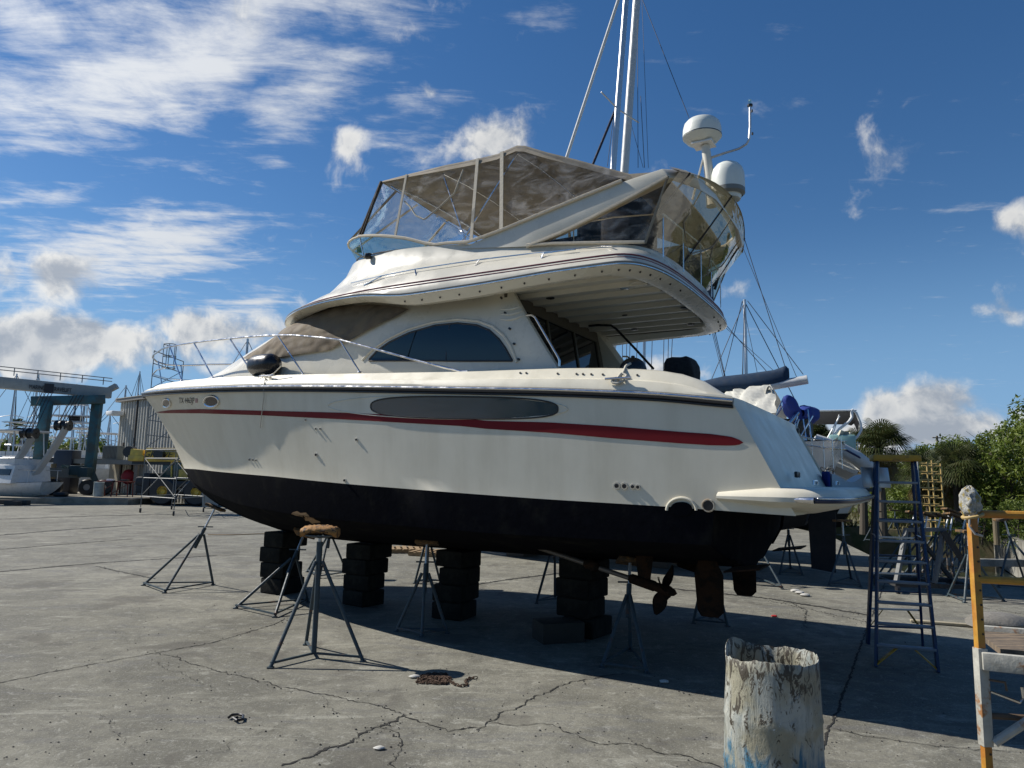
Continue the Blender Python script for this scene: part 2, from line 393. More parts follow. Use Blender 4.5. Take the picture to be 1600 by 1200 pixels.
# rub rail round the sheer
srail=[r for r in HR if True][[i for i,(k,r) in enumerate(HR) if abs(r[0].x-.46)<1e-4][0]][1]
both=[Vector((p.x,p.y,p.z)) for p in srail]+[Vector((p.x,-p.y,p.z)) for p in srail[-2::-1]]
rr=MB()
def offs(pts,do,dz):
    out=[]
    for i,p in enumerate(pts):
        tg=(pts[min(i+1,len(pts)-1)]-pts[max(i-1,0)]); tg.z=0
        if tg.length<1e-6: tg=Vector((0,-1,0))
        tg.normalize(); n=Vector((tg.y,-tg.x,0))
        if n.dot(Vector((0,p.y,0)))<0 and abs(p.y)>.3: n=-n
        if abs(p.y)<=.3: n=Vector((1,0,0)) if p.x>6 else Vector((-1,0,0))
        out.append(p+n*do+Vector((0,0,dz)))
    return out
rr.tube(offs(both,.0,.012),.036,8)
rail_o=rr.build('rub_rail',mat('rub_rail_grey',(.05,.05,.055),.4,var=.1),yacht)
MB().tube(offs(both,.03,.022),.017,8).build('steel_strip',steel,rail_o)
MB().tube(offs(both,.012,-.036),.012,6).build('rail_seam',rubber,rail_o)
def strip(bv,top,bot,n,m,off,clampc=False):
    x0=min(top[0][0],bot[0][0]); x1=max(top[-1][0],bot[-1][0]); rows=[]
    for i in range(n+1):
        x=x0+(x1-x0)*i/n; r=[]
        ya,yb=interp(top,x),interp(bot,x)
        for j in range(m+1):
            h,nn=cast(bv,x,ya+(yb-ya)*j/m)
            if h is None: r=None; break
            q=h+nn*off
            if clampc: q.y=max(0,q.y)
            r.append(q)
        if r: rows.append(r)
    return MB().grid(rows)
# red stripe
top=[z1(78,652),z1(150,641),z1(300,637),z1(600,645),z1(1000,655),z1(1600,680),z4(0,1030),z4(400,1040),z4(800,1065),z4(1200,1098),z4(1400,1112),z4(1500,1125),z5(420,812),z5(465,830),z5(486,845)]
bot=[z1(78,653),z1(100,657),z1(300,658),z1(600,668),z1(1000,688),z1(1600,722),z4(0,1080),z4(400,1105),z4(800,1140),z4(1200,1170),z4(1400,1183),z5(400,865),z5(450,862),z5(475,855),z5(486,847)]
st=strip(hbv,top,bot,150,2,.005).build('red_stripe',redm,yacht); mir(st)
def decal(bv,cx,cy,fn,rings,n,off,mi=0,mb=None,dish=0):
    mb=mb or MB(); rows=[]
    for k in range(rings+1):
        w=k/rings; r=[]
        for j in range(n):
            dx,dy=fn(2*PI*j/n); h,nn=cast(bv,cx+dx*w,cy+dy*w); r.append(h+nn*(off-dish*(1-w*w)))
        rows.append(r)
    return mb.grid(rows,close_u=True,mi=mi)
def ring(bv,cx,cy,fn,n,r,off):
    pts=[]
    for j in range(n):
        dx,dy=fn(2*PI*j/n); h,nn=cast(bv,cx+dx,cy+dy); pts.append(h+nn*off)
    return MB().tube(pts,r,6,closed=True)
def superell(a,b,p=2.0,skew=0):
    def f(th):
        c,s=math.cos(th),math.sin(th)
        x=a*abs(c)**(2/p)*(1 if c>0 else -1); y=b*abs(s)**(2/p)*(1 if s>0 else -1)
        return x,y+skew*x
    return f
# long oval hull window in its recess
rec=decal(hbv,700,636.5,superell(187,18,2.0,.014),3,64,.004); ro=rec.build('window_recess',gel,yacht); mir(ro)
lip=ring(hbv,700,636.5,superell(187,18,2.0,.014),90,.007,.003).build('recess_lip',gel,ro)
gl=decal(hbv,726,637,superell(146,17,2.9,.014),4,64,.009).build('hull_window',blueglass,yacht)
go=ring(hbv,726,637,superell(146,17,2.9,.014),90,.009,.009).build('window_gasket',rubber,gl); mir(gl)
for cx,cy,a,b in((261,629.5,6,6.5),(331,627,11.5,8.5)):
    p=decal(hbv,cx,cy,superell(a*.8,b*.8),2,24,.010).build('porthole',mat('porthole_glass',(.03,.02,.022),.2),yacht)
    ring(hbv,cx,cy,superell(a,b),32,.016,.01).build('porthole_rim',steel,p)
# registration number
V,Fc=text_mesh('TX 4463JP',1,1.02)
xm=max(v.x for v in V); tv=[]
for v in V:
    h,nn=cast(hbv,280+v.x/xm*24,629.8-v.y*12.5-(v.x/xm)*.2); tv.append(h+nn*.006)
MB().add(tv,Fc).build('registration_number',ink,yacht,smooth=False)
strip(hbv,[(305.5,622.5),(309,622.5)],[(305.5,629),(309,629)],2,2,.006).build('registration_sticker',mat('sticker',(.5,.3,.3),.5,var=.6,vscale=200),yacht)
# skin fittings
for x,y,r in [(478,656,1.4),(494,670,1.8),(501,670,1.8),(557.5,687,2.4),(494.5,710.5,3),(539,750.5,2.6),(390.5,718,2.4),(396,718.3,2.2),(401,719,1.8),
              (964,759,4.2),(976,759.5,4.2),(989,760.3,3.2),(997,761,3)]:
    h,n=cast(hbv,x,y); rad=r/118.
    f=MB().lathe([(rad*.35,-.01),(rad*.4,.012),(rad,.012),(rad*1.05,.002),(rad*1.05,-.01)],h,14,n).build('through_hull_fitting',steel,yacht)
    MB().cyl(h+n*.012,rad*.62,.012,10,n).build('drain_hole',blackv,f)
for cx,cy,a in((1107,790,7.5),):
    h,n=cast(hbv,cx,cy)
    f=MB().lathe([(.045,-.01),(.048,.016),(.058,.016),(.062,0)],h,24,n).build('exhaust_outlet',mat('stained_gel',(.5,.46,.38),.4,col2=(.30,.22,.14),vscale=20),yacht)
    MB().cyl(h+n*.006,.048,.014,16,n).build('drain_hole',blackv,f)
def halfr(th):
    c,s=math.cos(th),math.sin(th); return (21*c, 17*s if s<0 else 5*s)
def arch_pts(a,b):
    out=[]
    for j in range(25):
        th=PI+PI*j/24; h,nn=cast(hbv,1065+a*math.cos(th),797+b*math.sin(th)); out.append(h+nn*.008)
    return out
eo=MB().tube(arch_pts(23,19),.014,8).build('exhaust_shroud',gel,yacht)
decal(hbv,1065,795,superell(17,11,2.2),2,24,.012).build('exhaust_opening',antifoul,eo)
# ---- superstructure
z_top=lambda s:4.36 if s>4.2 else 4.2+.04*s
t_trunk=lambda s:plan(s,1.62,6.0,11.3,2.2,.75)
t_base=lambda s:plan(s,1.6,5.5,10.0,2.5,.6)
t_top=lambda s:plan(s,1.45,5.0,7.9,2.5,.6)
ZB=[(2.0,3.18),(3,3.3),(5,3.5),(6.6,3.64),(7.9,3.68),(9,3.64),(10,3.6)]
def crow(s0,s1,tf,zf):
    out=[]
    for i in range(61):
        u=1-(1-i/60)**1.6; s=s0+(s1-s0)*u; out.append(Vector((s,tf(s) if i<60 else 0,zf(s))))
    return out
r0=crow(2.42,11.3,t_trunk,lambda s:interp(BT,s)-.10)
r1=crow(2.56,10.0,t_base,lambda s:interp(ZB,s))
r2=crow(3.3,7.9,t_top,z_top)
cab=MB(); crs=[r0]
for w in(.33,.66): crs.append([a.lerp(b,w)+Vector((0,.02,0))*(1 if a.y>.1 else 0) for a,b in zip(r0,r1)])
crs.append(r1)
for w in(.12,.25,.4,.55,.7,.85): crs.append([Vector((a.x+(b.x-a.x)*w,a.y+(b.y-a.y)*w+(.05*math.sin(PI*w) if a.y>.1 else 0),a.z+(b.z-a.z)*w)) for a,b in zip(r1,r2)])
crs.append(r2)
cab.grid(crs)
# aft pillar turns inboard
pil=[]
for r in crs:
    p=r[0]; pil.append([p,p+Vector((-.05,-.02,0)),p+Vector((-.06,-.08,0)),p+Vector((.0,-.2,0)),p+Vector((.3,-.26,0)),p+Vector((.6,-.28,0))])
cab.grid(pil)
cabP=list(cab.v); b0=len(cab.v); cab.v+=[(x,-y,z) for x,y,z in cabP]; cab.f+=[tuple(b0+i for i in f) for f in list(cab.f)]; cab.m+=cab.m
top_roof=[[(p.x,p.y*c,p.z) for c in(1,.5,0,-.5,-1)] for p in r2]; cab.grid(top_roof)
cbv=bvh(cab)
cab_o=cab.build('cabin',gel2,yacht,angle=40)
def poly_strip(bv,top,bot,n,m,off,**k): return strip(bv,top,bot,n,m,off,**k)
# saloon side window: arched
wt=[(577,562),(590,548),(610,534),(640,520),(680,508.5),(715,505),(745,508),(765,516),(780,530),(790,544),(800,562)]
wb=[(577,563.5),(800,563.5)]
sw=poly_strip(cbv,wt,wb,60,8,.006).build('side_window',darkglass,yacht); 
fr=MB(); pts=[]
for x,y in wt+[(700,563.5),(577,563.5)]:
    pass
def dense(pl,k=6): return [(pl[i][0]+(pl[i+1][0]-pl[i][0])*j/k,pl[i][1]+(pl[i+1][1]-pl[i][1])*j/k) for i in range(len(pl)-1) for j in range(k)]+[pl[-1]]
pts=[cast(cbv,x,y) for x,y in dense(wt+[(801,564)]+[(700,564),(577,564)])]
MB().tube([h+n*.008 for h,n in pts],.011,6,closed=True).build('window_frame',rubber,sw)
def grow(pl,k,cx=695,cy=560): return [(cx+(x-cx)*k,cy+(y-cy)*k) for x,y in pl]
w2=[(566,563),(580,548),(604,531),(636,515),(678,503),(716,499),(748,502),(770,510),(787,524),(798,540),(808,566)]
pts=[cast(cbv,x,y) for x,y in dense(w2)]
MB().tube([h+n*.0 for h,n in pts],.02,8).build('window_moulding',gel2,sw)
for (xa,ya),(xb,yb) in (((703,507),(697,563)),((651,517),(636,563))):
    a,b=cast(cbv,xa,ya),cast(cbv,xb,yb); MB().bar(a[0]+a[1]*.009,b[0]+b[1]*.009,.018,.006).build('window_mullion',blackv,sw)
mir(sw)
# sweeping character line above the window and vent scoops on the pillar
for pl in ([(812,487),(790,490),(760,487),(800,480),(822,478)],):
    pass
for y0 in(483,491,499):
    pts=[cast(cbv,x,y0+(x-785)*-.12+2*math.sin((x-785)/8)) for x in range(782,826,4)]
    pts=[q for q in pts if q[0] is not None]
    MB().tube([h+n*.004 for h,n in pts],.012,6,radii=[.004+.012*math.sin(PI*i/(len(pts)-1)) for i in range(len(pts))]).build('vent_louvre',gel2,cab_o)
for x,y in((784,466),(790,489.5),(797,514),(804,537.5),(811,561.5)):
    h,n=cast(cbv,x,y); MB().cyl(h+n*.01,.014,.03,10,n).build('canvas_fastener',blackv,cab_o)
# windscreen cover
ctop=[z1(520,388),z1(560,362),z1(640,310),z1(700,265),z1(780,195),z1(840,173),z1(1000,132),z1(1150,119),z1(1280,128),z1(1345,142)]
cbot=[z1(520,390),z1(600,388),z1(700,378),z1(800,368),z1(900,353),z1(960,340),z1(1060,292),z1(1130,257),z1(1200,220),z1(1280,180),z1(1345,144)]
cv=poly_strip(cbv,ctop,cbot,110,26,.03,clampc=True)
cv.v=[(x+.0,y,z) for x,y,z in cv.v]
for i,(x,y,z) in enumerate(cv.v):
    w=noise.noise(Vector((x*1.6+z*2,y*2,z*3)))*.03+.010*math.sin(11*(z*1.5-x*.35)+4*noise.noise(Vector((x*1.3,y,z*1.5))))+.006*math.sin(23*(z+x*.8)+5*noise.noise(Vector((x,y*2,z))))
    cv.v[i]=(x+w*.3,y+abs(w),z+w*.5)
co_=cv.build('windscreen_cover',cover,yacht,angle=80); mir(co_)
# ---- flybridge moulding
def frow(T,sn,s_aft,zf,c=.55,n=50,m=14,p=2.4,q=.6,s1=4.4):
    # from the centre of the after edge, round the corner, forward to the nose
    out=[]
    for i in range(m):              # after edge and rounded corner as a superellipse quarter
        th=PI/2*i/(m-1)
        ss=1-abs(math.cos(th))**(2/3.2)*1; 
        t=T*abs(math.sin(th))**(2/3.2); s=s_aft+c*(1-abs(math.cos(th))**(2/3.2)); out.append(Vector((s,t,zf(s))))
    for i in range(1,n+1):
        u=1-(1-i/n)**1.7; s=s_aft+c+(sn-s_aft-c)*u; out.append(Vector((s,plan(s,T,s1,sn,p,q) if i<n else 0,zf(s))))
    return out
Z0=smooth_tab([(.8,4.19),(2,4.17),(2.8,4.15),(3.4,4.11),(4.4,4.10),(4.8,4.17),(5.2,4.25),(6.1,4.30),(7,4.28),(8.7,4.28)])
Z1T=smooth_tab([(.8,4.22),(2.4,4.23),(3.3,4.20),(4.5,4.19),(5.2,4.28),(7,4.32),(8.7,4.31)])
Z2T=smooth_tab([(.8,4.31),(2,4.335),(4,4.34),(5.5,4.34),(7,4.36),(8.7,4.36)])
Z3T=smooth_tab([(.9,4.46),(2.2,4.5),(3.5,4.55),(4.5,4.58),(5.6,4.57),(6.5,4.56),(8.3,4.47)])
Z4T=smooth_tab([(1,4.54),(1.6,4.58),(2.7,4.74),(3.5,4.88),(4.65,4.99),(5.75,5.06),(6.3,5.13),(7.4,5.15)])
I=interp
fr0=frow(1.84,8.02,1.36,lambda s:I(Z0,s)); fr1=frow(1.95,8.14,1.24,lambda s:I(Z1T,s)); fr1b=frow(1.955,8.14,1.24,lambda s:I(Z1T,s)+.045)
fr2=frow(1.92,8.10,1.26,lambda s:I(Z2T,s)); fr2b=frow(1.88,8.02,1.28,lambda s:I(Z2T,s)+.06)
fr3a=frow(1.80,7.85,1.32,lambda s:I(Z3T,s)-.05,p=2.2); fr3=frow(1.74,7.7,1.34,lambda s:I(Z3T,s),p=2.1,q=.65)
fm1=frow(1.60,7.35,1.36,lambda s:I(Z3T,s)*.72+I(Z4T,s)*.28,p=2.2,q=.6)
fm2=frow(1.52,7.0,1.37,lambda s:I(Z3T,s)*.36+I(Z4T,s)*.64,p=2.3)
fr4=frow(1.50,6.85,1.38,lambda s:I(Z4T,s),p=2.3); fr5=frow(1.42,6.75,1.42,lambda s:I(Z4T,s)+.005,p=2.3)
fr6=frow(1.40,6.7,1.46,lambda s:4.42,p=2.3)
si1=frow(1.74,7.92,1.48,lambda s:I(Z0,s)+.01); si2=frow(1.70,7.88,1.52,lambda s:max(I(Z0,s),4.2)+.05)
fly=MB(); rws=[si2,si1,fr0,fr1,fr1b,fr2,fr2b,fr3a,fr3,fm1,fm2,fr4,fr5,fr6]
fly.grid(rws); fly.grid([fr6,[Vector((p.x,0,4.42)) for p in fr6]])
base=list(fly.v); nb=len(base); fly.v+=[(x,-y,z) for x,y,z in base]; fly.f+=[tuple(nb+i for i in f) for f in list(fly.f)]; fly.m+=fly.m
fbv=bvh(fly)
fly_o=fly.build('flybridge',gel2,yacht,angle=32)
# ceiling with long grooves over the cockpit
cel=MB(); cs=[]
for p in si2: cs.append(p)
edge=[(p.x,p.y) for p in si2]
def soff_s(t):       # after edge s at lateral t
    best=None
    for p in si2:
        if best is None or abs(p.y-abs(t))<best[0]:
            if p.x<2.6: best=(abs(p.y-abs(t)),p.x)
    return best[1]
ts=[]; t=-1.68
while t<=1.681:
    ts.append((t,4.262)); ts.append((t+.30,4.205)); ts.append((t+.335,4.20)); ts.append((t+.34,4.262)); t+=.36
ts=[q for q in ts if q[0]<=1.69]
rowa=[Vector((soff_s(t)+.0,t,z)) for t,z in ts]; rowb=[Vector((3.35,t,z)) for t,z in ts]
cel.grid([rowa,rowb])
cel.grid([[Vector((s,t,4.30)) for t in(-1.72,1.72)] for s in(1.6,3.5)])
cl=cel.build('cockpit_ceiling',liner,yacht,angle=20)
for s,t in((1.9,1.05),(2.9,1.0),(1.55,-.2),(2.4,-.3),(1.75,-1.2),(2.6,-1.2)):
    MB().lathe([(1e-4,-.006),(.045,-.006),(.055,.0),(.055,.01)],(s,t,4.218),18).build('ceiling_light',blackv if t<1.02 else steel,cl)
MB().lathe([(.07,0),(.085,-.012),(.1,0)],(1.7,1.15,4.22),24).build('speaker',liner,cl)
# fasteners under the lip
for i in range(26):
    j=2+i*1.55; k=int(j); f=j-k
    if k+1<len(fr0):
        p=fr0[k].lerp(fr0[k+1],f); q=fr1[k].lerp(fr1[k+1],f); c=p.lerp(q,.45)
        for sg in(1,-1):
            if c.x<4.6: MB().cyl((c.x,sg*c.y,c.z-.004),.011,.02,8,(q-p).cross(fr0[k+1]-fr0[k]) if False else (0,sg*.6,-.8)).build('snap_fastener',rubber,fly_o)
def edge_tube(r,rad,m,name,do=0,dz=0,par=None,imin=0,imax=None):
    pts=[Vector((p.x,p.y,p.z)) for p in r[imin:imax]]
    full=[Vector((p.x,-p.y,p.z)) for p in pts[::-1]][:-1]+pts if imin==0 else pts
    full=offs(full,do,dz)
    return MB().tube(full,rad,6).build(name,m,par or fly_o)
edge_tube([a.lerp(b,.5) for a,b in zip(fr1,fr1b)],.009,steel,'steel_trim',.008,-.012)
edge_tube([a.lerp(b,.5) for a,b in zip(fr1,fr1b)],.007,mat('grey_seam',(.2,.2,.2),.5),'trim_seam',.006,.012)
edge_tube(fr2,.0065,mat('maroon',(.14,.012,.03),.4),'pinstripe',.004,-.008)
edge_tube([a.lerp(b,.5) for a,b in zip(fr2,fr2b)],.008,mat('maroon',(.14,.012,.03),.4),'pinstripe',.006,0)
# grab rail along the moulding
gpl=[z2(20,1005),z2(200,945),z2(400,897),z2(600,858),z2(800,828),z2(1000,800),z2(1300,765),z2(1600,737),z3(200,1000),z3(400,975),z3(560,957),z3(630,958)]
gp=[]
for x,y in gpl:
    h,n=cast(fbv,x,y)
    if h is not None: gp.append(h+n*.035)
gr=MB().tube(gp,.008,6).build('grab_rail',steel,yacht)
for x,y in((z2(275,945)),(z2(600,880)),(z2(970,820)),(z2(1380,770)),(z3(185,1015))):
    h,n=cast(fbv,x,y); k=min(gp,key=lambda q:(q-h).length); MB().bar(h,Vector((h.x,k.y,k.z)) if False else k,.018,.01).build('rail_bracket',steel,gr)
mir(gr)
# ---- radar arch: a swept band each side and a beam across
def archband(sg):
    a=[Vector((3.95,1.52,4.86)),Vector((3.3,1.53,4.99)),Vector((2.5,1.53,5.16)),Vector((1.75,1.52,5.32)),Vector((1.3,1.48,5.40)),Vector((1.12,1.2,5.46)),Vector((1.08,.6,5.52)),Vector((1.08,0,5.54))]
    b=[Vector((2.95,1.53,4.74)),Vector((2.5,1.54,4.84)),Vector((2.1,1.54,4.96)),Vector((1.6,1.53,5.13)),Vector((1.2,1.49,5.27)),Vector((.98,1.2,5.33)),Vector((.93,.6,5.39)),Vector((.93,0,5.41))]
    rows=[]
    for o_,di in((a,0),(b,0),(b,-.11),(a,-.11)):
        r=[]
        for i,p in enumerate(o_):
            q=p.copy()
            if di: q.y=max(0,q.y+di) if i<6 else q.y; q.z-=.0 if i<5 else .1
            r.append(Vector((q.x,q.y*sg,q.z)))
        rows.append(r)
    return rows
ar=MB()
for sg in(1,-1): ar.grid(archband(sg),close_v=True)
arch_o=ar.build('radar_arch',gel2,yacht,bevel=.012)
# ---- bimini canvas
def crown(tab,T,dz): 
    rows=[]
    for s,z in tab:
        rows.append([Vector((s+(.10 if s>5.2 else 0)*(1-(c*c)),T*c,z+dz*(1-abs(c)**2.2)*(.6 if s>5 else 1))) for c in [i/8-1 for i in range(17)]])
    return rows
CT=[(5.42,6.11),(4.9,6.12),(4.3,6.12),(3.8,6.10),(3.5,6.10),(3.34,6.13),(3.22,6.15),(3.1,6.12),(2.8,5.97),(2.4,5.79),(2.0,5.60),(1.72,5.47),(1.35,5.42)]
top=crown(CT,1.36,.07)
cm=MB().grid(top); dn=[[p+Vector((0,0,-.02)) for p in r] for r in top]; cm.grid(dn)
for e in(0,-1): cm.grid([top[e],dn[e]])
sk=[]                                # valance down each side
for c in(0,-1):
    e=[r[c] for r in top]; w=[min(.09,.03+.03*i) for i in range(len(e))]
    cm.grid([e,[p+Vector((0,.03*(1 if p.y>0 else -1),-q)) for p,q in zip(e,w)]])
bim=cm.build('bimini_top',canvas,yacht,angle=60)
MB().tube([r[0]+Vector((0,.02,.0)) for r in top],.012,6).build('piping',beige,bim)
# after eyebrow and clear panels
def arc(s,z,T,dz,ds,n=16): return [Vector((s-ds*(1-c*c),T*c,z+dz*(1-c*c))) for c in [1-2*i/n for i in range(n+1)]]
topA=arc(1.22,5.40,1.5,.17,.22); topB=arc(1.08,5.30,1.55,.17,.25); botA=[]
for i in range(17):
    c=1-2*i/16; t=1.42*c; botA.append(Vector((1.46+.25*abs(c)**6,t,4.57)))
ey=MB().grid([topA,topB]); ey.grid([[p+Vector((0,0,-.015)) for p in topA],[p+Vector((0,0,-.015)) for p in topB]])
eyo=ey.build('aft_canvas_band',canvas,yacht,angle=60)
def panel(top,bot,name,m=10,wr=.015,seed=0,mt=None):
    rows=[]
    for j in range(m+1):
        w=j/m; r=[]
        for a,b in zip(top,bot):
            p=a.lerp(b,w); k=noise.noise(p*2.3+Vector((seed,0,0)))*wr*math.sin(PI*w)*2
            r.append(p+Vector((k*.6,k,k*.4)))
        rows.append(r)
    return MB().grid(rows).build(name,mt or vinyl,yacht,angle=80)
def resamp(pl,n):
    L=[0]
    for a,b in zip(pl,pl[1:]): L.append(L[-1]+(b-a).length)
    out=[]
    for i in range(n+1):
        d=L[-1]*i/n
        for k in range(len(pl)-1):
            if d<=L[k+1]+1e-9:
                f=(d-L[k])/max(1e-9,L[k+1]-L[k]); out.append(pl[k].lerp(pl[k+1],f)); break
    return out
pa=panel(topB,botA,'clear_aft_panel',seed=5,wr=.02,mt=smoky)
for i,bi in((1,0),(7,6),(14,15)):
    MB().bar(topB[i],botA[bi],.03,.012).build('zip_strip',mat('dark_webbing',(.035,.03,.027),.8,var=.2),pa)
for u in((3,9),(9,13)):
    a,b=u; q=[topB[a].lerp(botA[a],.1)]
    loop=[topB[a].lerp(botA[a],.12),topB[a].lerp(botA[a],.55),topB[(a+b)//2].lerp(botA[(a+b)//2],.8),topB[b].lerp(botA[b],.55),topB[b].lerp(botA[b],.12)]
    MB().tube(resamp(loop,20),.008,5).build('panel_seam',canvas,pa)
# open flap hanging from the after corner
fl=[B(1139,364,-1.35),B(1136,385,-1.35),B(1127,415,-1.3),B(1117,452,-1.25)]
MB().tube(fl,.02,6).build('rolled_flap',MATS['dark_webbing'],pa)
# side triangles behind the arch
def tri(sg):
    up=[Vector((2.95,1.53,4.745)),Vector((2.5,1.54,4.84)),Vector((2.1,1.54,4.96)),Vector((1.6,1.54,5.13)),Vector((1.22,1.52,5.28))]
    lo=[Vector((2.95,1.53,4.74)),Vector((2.6,1.53,4.71)),Vector((2.2,1.52,4.66)),Vector((1.8,1.5,4.61)),Vector((1.5,1.47,4.58))]
    return [Vector((p.x,p.y*sg,p.z)) for p in up],[Vector((p.x,p.y*sg,p.z)) for p in lo]
for sg in(1,-1):
    u,l=tri(sg); pt=panel(u,l,'clear_quarter_panel',m=6,seed=2*sg,mt=smoky)
    MB().tube([Vector((p.x,p.y+.012*sg,p.z-.01)) for p in u],.02,6).build('panel_border',beige,pt)
    MB().tube([Vector((p.x,p.y+.012*sg,p.z+.012)) for p in l],.02,6).build('panel_border',beige,pt)
    MB().bar(u[-1],l[-1],.03,.015).build('panel_border',canvas,pt)
# windscreen of the flybridge
wsb=[]; wstp=[]
for i in range(25):
    th=PI*(i/24)
    s=4.4+1.98*abs(math.sin(th))**.75; t=1.47*math.copysign(abs(math.cos(th))**.62,math.cos(th))
    wsb.append(Vector((s,t,I(Z4T,s)+.03*max(0,s-5))))
    k=min(1,(s-4.4)/1.4); wstp.append(Vector((s+.27*k*abs(math.sin(th))**2,t*(1-.0*k),I(Z4T,s)+.02+.32*k**.8)))
ws=MB().grid([wsb,wstp]).build('flybridge_windscreen',wsglass,yacht)
MB().tube([p+Vector((0,0,.0)) for p in wstp],.017,6).build('windscreen_rail',beige,ws)
MB().tube(wsb,.012,6).build('windscreen_gasket',rubber,ws)
for i in(5,19,12): MB().tube([wsb[i],wstp[i]],.012,6).build('windscreen_post',steel,ws)
MB().box(wsb[6].lerp(wstp[6],.45)+Vector((-.02,-.05,0)),(.09,.01,.085),rz=.5).build('tag_card',plastic_green,ws)
def to_px(v):
    w=YO+YA*v.x+YN*v.y+Vector((0,0,v.z-EYE)); f=w.y*cpz+w.z*spz; a,b=w.x/f*F_PX,-(-w.y*spz+w.z*cpz)/f*F_PX
    return 800+a*crl-b*srl,600+a*srl+b*crl
def at_px(pl,x):
    xs=[to_px(p)[0] for p in pl]
    if x<=xs[0]: return pl[0]
    for p,q,a,b in zip(pl,pl[1:],xs,xs[1:]):
        if a<=x<=b: return p.lerp(q,(x-a)/(b-a))
    return pl[-1]
# side panels: port and starboard, then the wrap-round front
botC=[wstp[5],wstp[4],wstp[3],wstp[2],wstp[1],wstp[0],Vector((4.1,1.5,4.965)),Vector((3.8,1.52,4.92)),Vector((3.3,1.53,5.0)),Vector((2.5,1.53,5.17)),Vector((1.75,1.52,5.33))]
topC=[Vector((s,1.37,z-.01)) for s,z in CT[:12]]
for sg in(1,-1):
    u=[Vector((p.x,p.y*sg,p.z)) for p in resamp(topC,24)]; l=[Vector((p.x,p.y*sg,p.z)) for p in resamp(botC,24)]
    pp=panel(u,l,'clear_side_panel',m=12,wr=.02,seed=3)
    for a,b,w,mm in((597,566,.035,'dark_webbing'),(636,618,.035,None),(747,737,.045,None),(785,784,.05,None)):
        pa_=at_px(resamp(topC,24),a); pb_=at_px(resamp(botC,24),b); pa_=Vector((pa_.x,pa_.y*sg,pa_.z)); pb_=Vector((pb_.x,pb_.y*sg,pb_.z))
        off=Vector((0,.012*sg,0)); MB().bar(pa_+off,pb_+off,w,.012).build('zip_strip',MATS[mm] if mm else beige,pp)
    MB().tube([p+Vector((0,.012*sg,.0)) for p in l],.022,6).build('panel_border',beige,pp)
    # curved sag of the roll-up window seam
    cpl=[u[4].lerp(l[4],.45),u[5].lerp(l[5],.55),u[6].lerp(l[6],.68),u[7].lerp(l[7],.72),u[8].lerp(l[8],.55),u[9].lerp(l[9],.38),u[9].lerp(l[9],.1)]
    MB().tube(resamp(cpl,30),.012,5).build('panel_seam',beige,pp)
tf_=[Vector((5.42+.10*(1-c*c),1.36*c,6.10+.04*(1-c*c))) for c in [1-2*i/14 for i in range(15)]]
pf=panel(tf_,wstp[5:20],'clear_front_panel',m=10,wr=.03,seed=9)
for i in(2,5,9,12): MB().bar(tf_[i],wstp[5+i],.04,.012).build('zip_strip',beige if i!=2 else canvas,pf)
MB().bar(tf_[0],wstp[5],.05,.02).build('zip_strip',MATS['dark_webbing'],pf)
# bows of the bimini frame
frm=MB()
for s0,z0,s1_,z1_ in((5.3,6.07,3.75,4.95),(3.25,6.1,4.0,4.95),(4.4,6.07,3.9,4.95)):
    frm.tube([Vector((s1_,1.42,z1_)),Vector((s0,1.30,z0-.03)),Vector((s0,.7,z0+.03)),Vector((s0,0,z0+.045)),Vector((s0,-.7,z0+.03)),Vector((s0,-1.30,z0-.03)),Vector((s1_,-1.42,z1_))],.012,6)
frm.build('bimini_frame',steel,yacht)
# flybridge furniture
def pad(c,d,name,m,rz=0,bev=.05): return MB().box(c,d,rz).build(name,m,yacht,bevel=bev,seg=4)
pad((2.75,.55,4.72),(.55,1.0,.5),'helm_seat',navy); pad((2.45,.55,5.05),(.2,1.0,.6),'seat_back',navy,bev=.09)
pad((1.75,-.6,4.72),(.6,1.5,.5),'bench_seat',navy); pad((1.9,.9,4.95),(.55,.7,.75),'bench_seat',navy,bev=.15)
pad((4.8,.3,4.85),(.5,1.2,.7),'helm_console',gel2)
ra=MB(); rp=[Vector((1.35,-1.3,4.95)),Vector((1.28,0,4.98)),Vector((1.35,1.3,4.95)),Vector((1.9,1.4,4.97)),Vector((2.4,1.4,4.97))]
ra.tube(rp,.010,8)
for p in(rp[0],rp[1],rp[2],rp[4],rp[1].lerp(rp[2],.5),rp[1].lerp(rp[0],.5)): ra.tube([p,Vector((p.x,p.y,4.45))],.008,6)
ra.build('aft_rail',steel,yacht)
# ---- mast, radar, satellite dome, light pole
ms=MB().tube([(1.12,.02,5.45),(1.16,.0,5.9),(1.2,0,6.28)],.05,12,radii=[.075,.06,.055]); ms.tube([(1.35,.1,5.55),(1.22,.02,6.12)],.015,6)
mst=ms.build('radar_mast',gel2,yacht)
MB().box((1.22,0,6.30),(.26,.24,.02)).build('radar_plate',whitep,mst)
rd=MB().lathe([(1e-4,-.15),(.13,-.15),(.2,-.12),(.235,-.075),(.245,-.07),(.245,-.02),(.24,.05),(.225,.11),(.19,.15),(.1,.165),(1e-4,.17)],(1.24,0,6.47),40)
rdo=rd.build('radar_dome',dome,yacht); MB().lathe([(.2465,-.066),(.2475,-.06),(.2465,-.054)],(1.24,0,6.47),40).build('dome_seam',rubber,rdo)
sd=MB().lathe([(1e-4,-.25),(.15,-.25),(.165,-.2),(.175,-.175),(.2,-.17),(.205,-.12),(.205,.02),(.2,.09),(.18,.155),(.14,.205),(.08,.24),(1e-4,.25)],(.93,-.02,5.76),36)
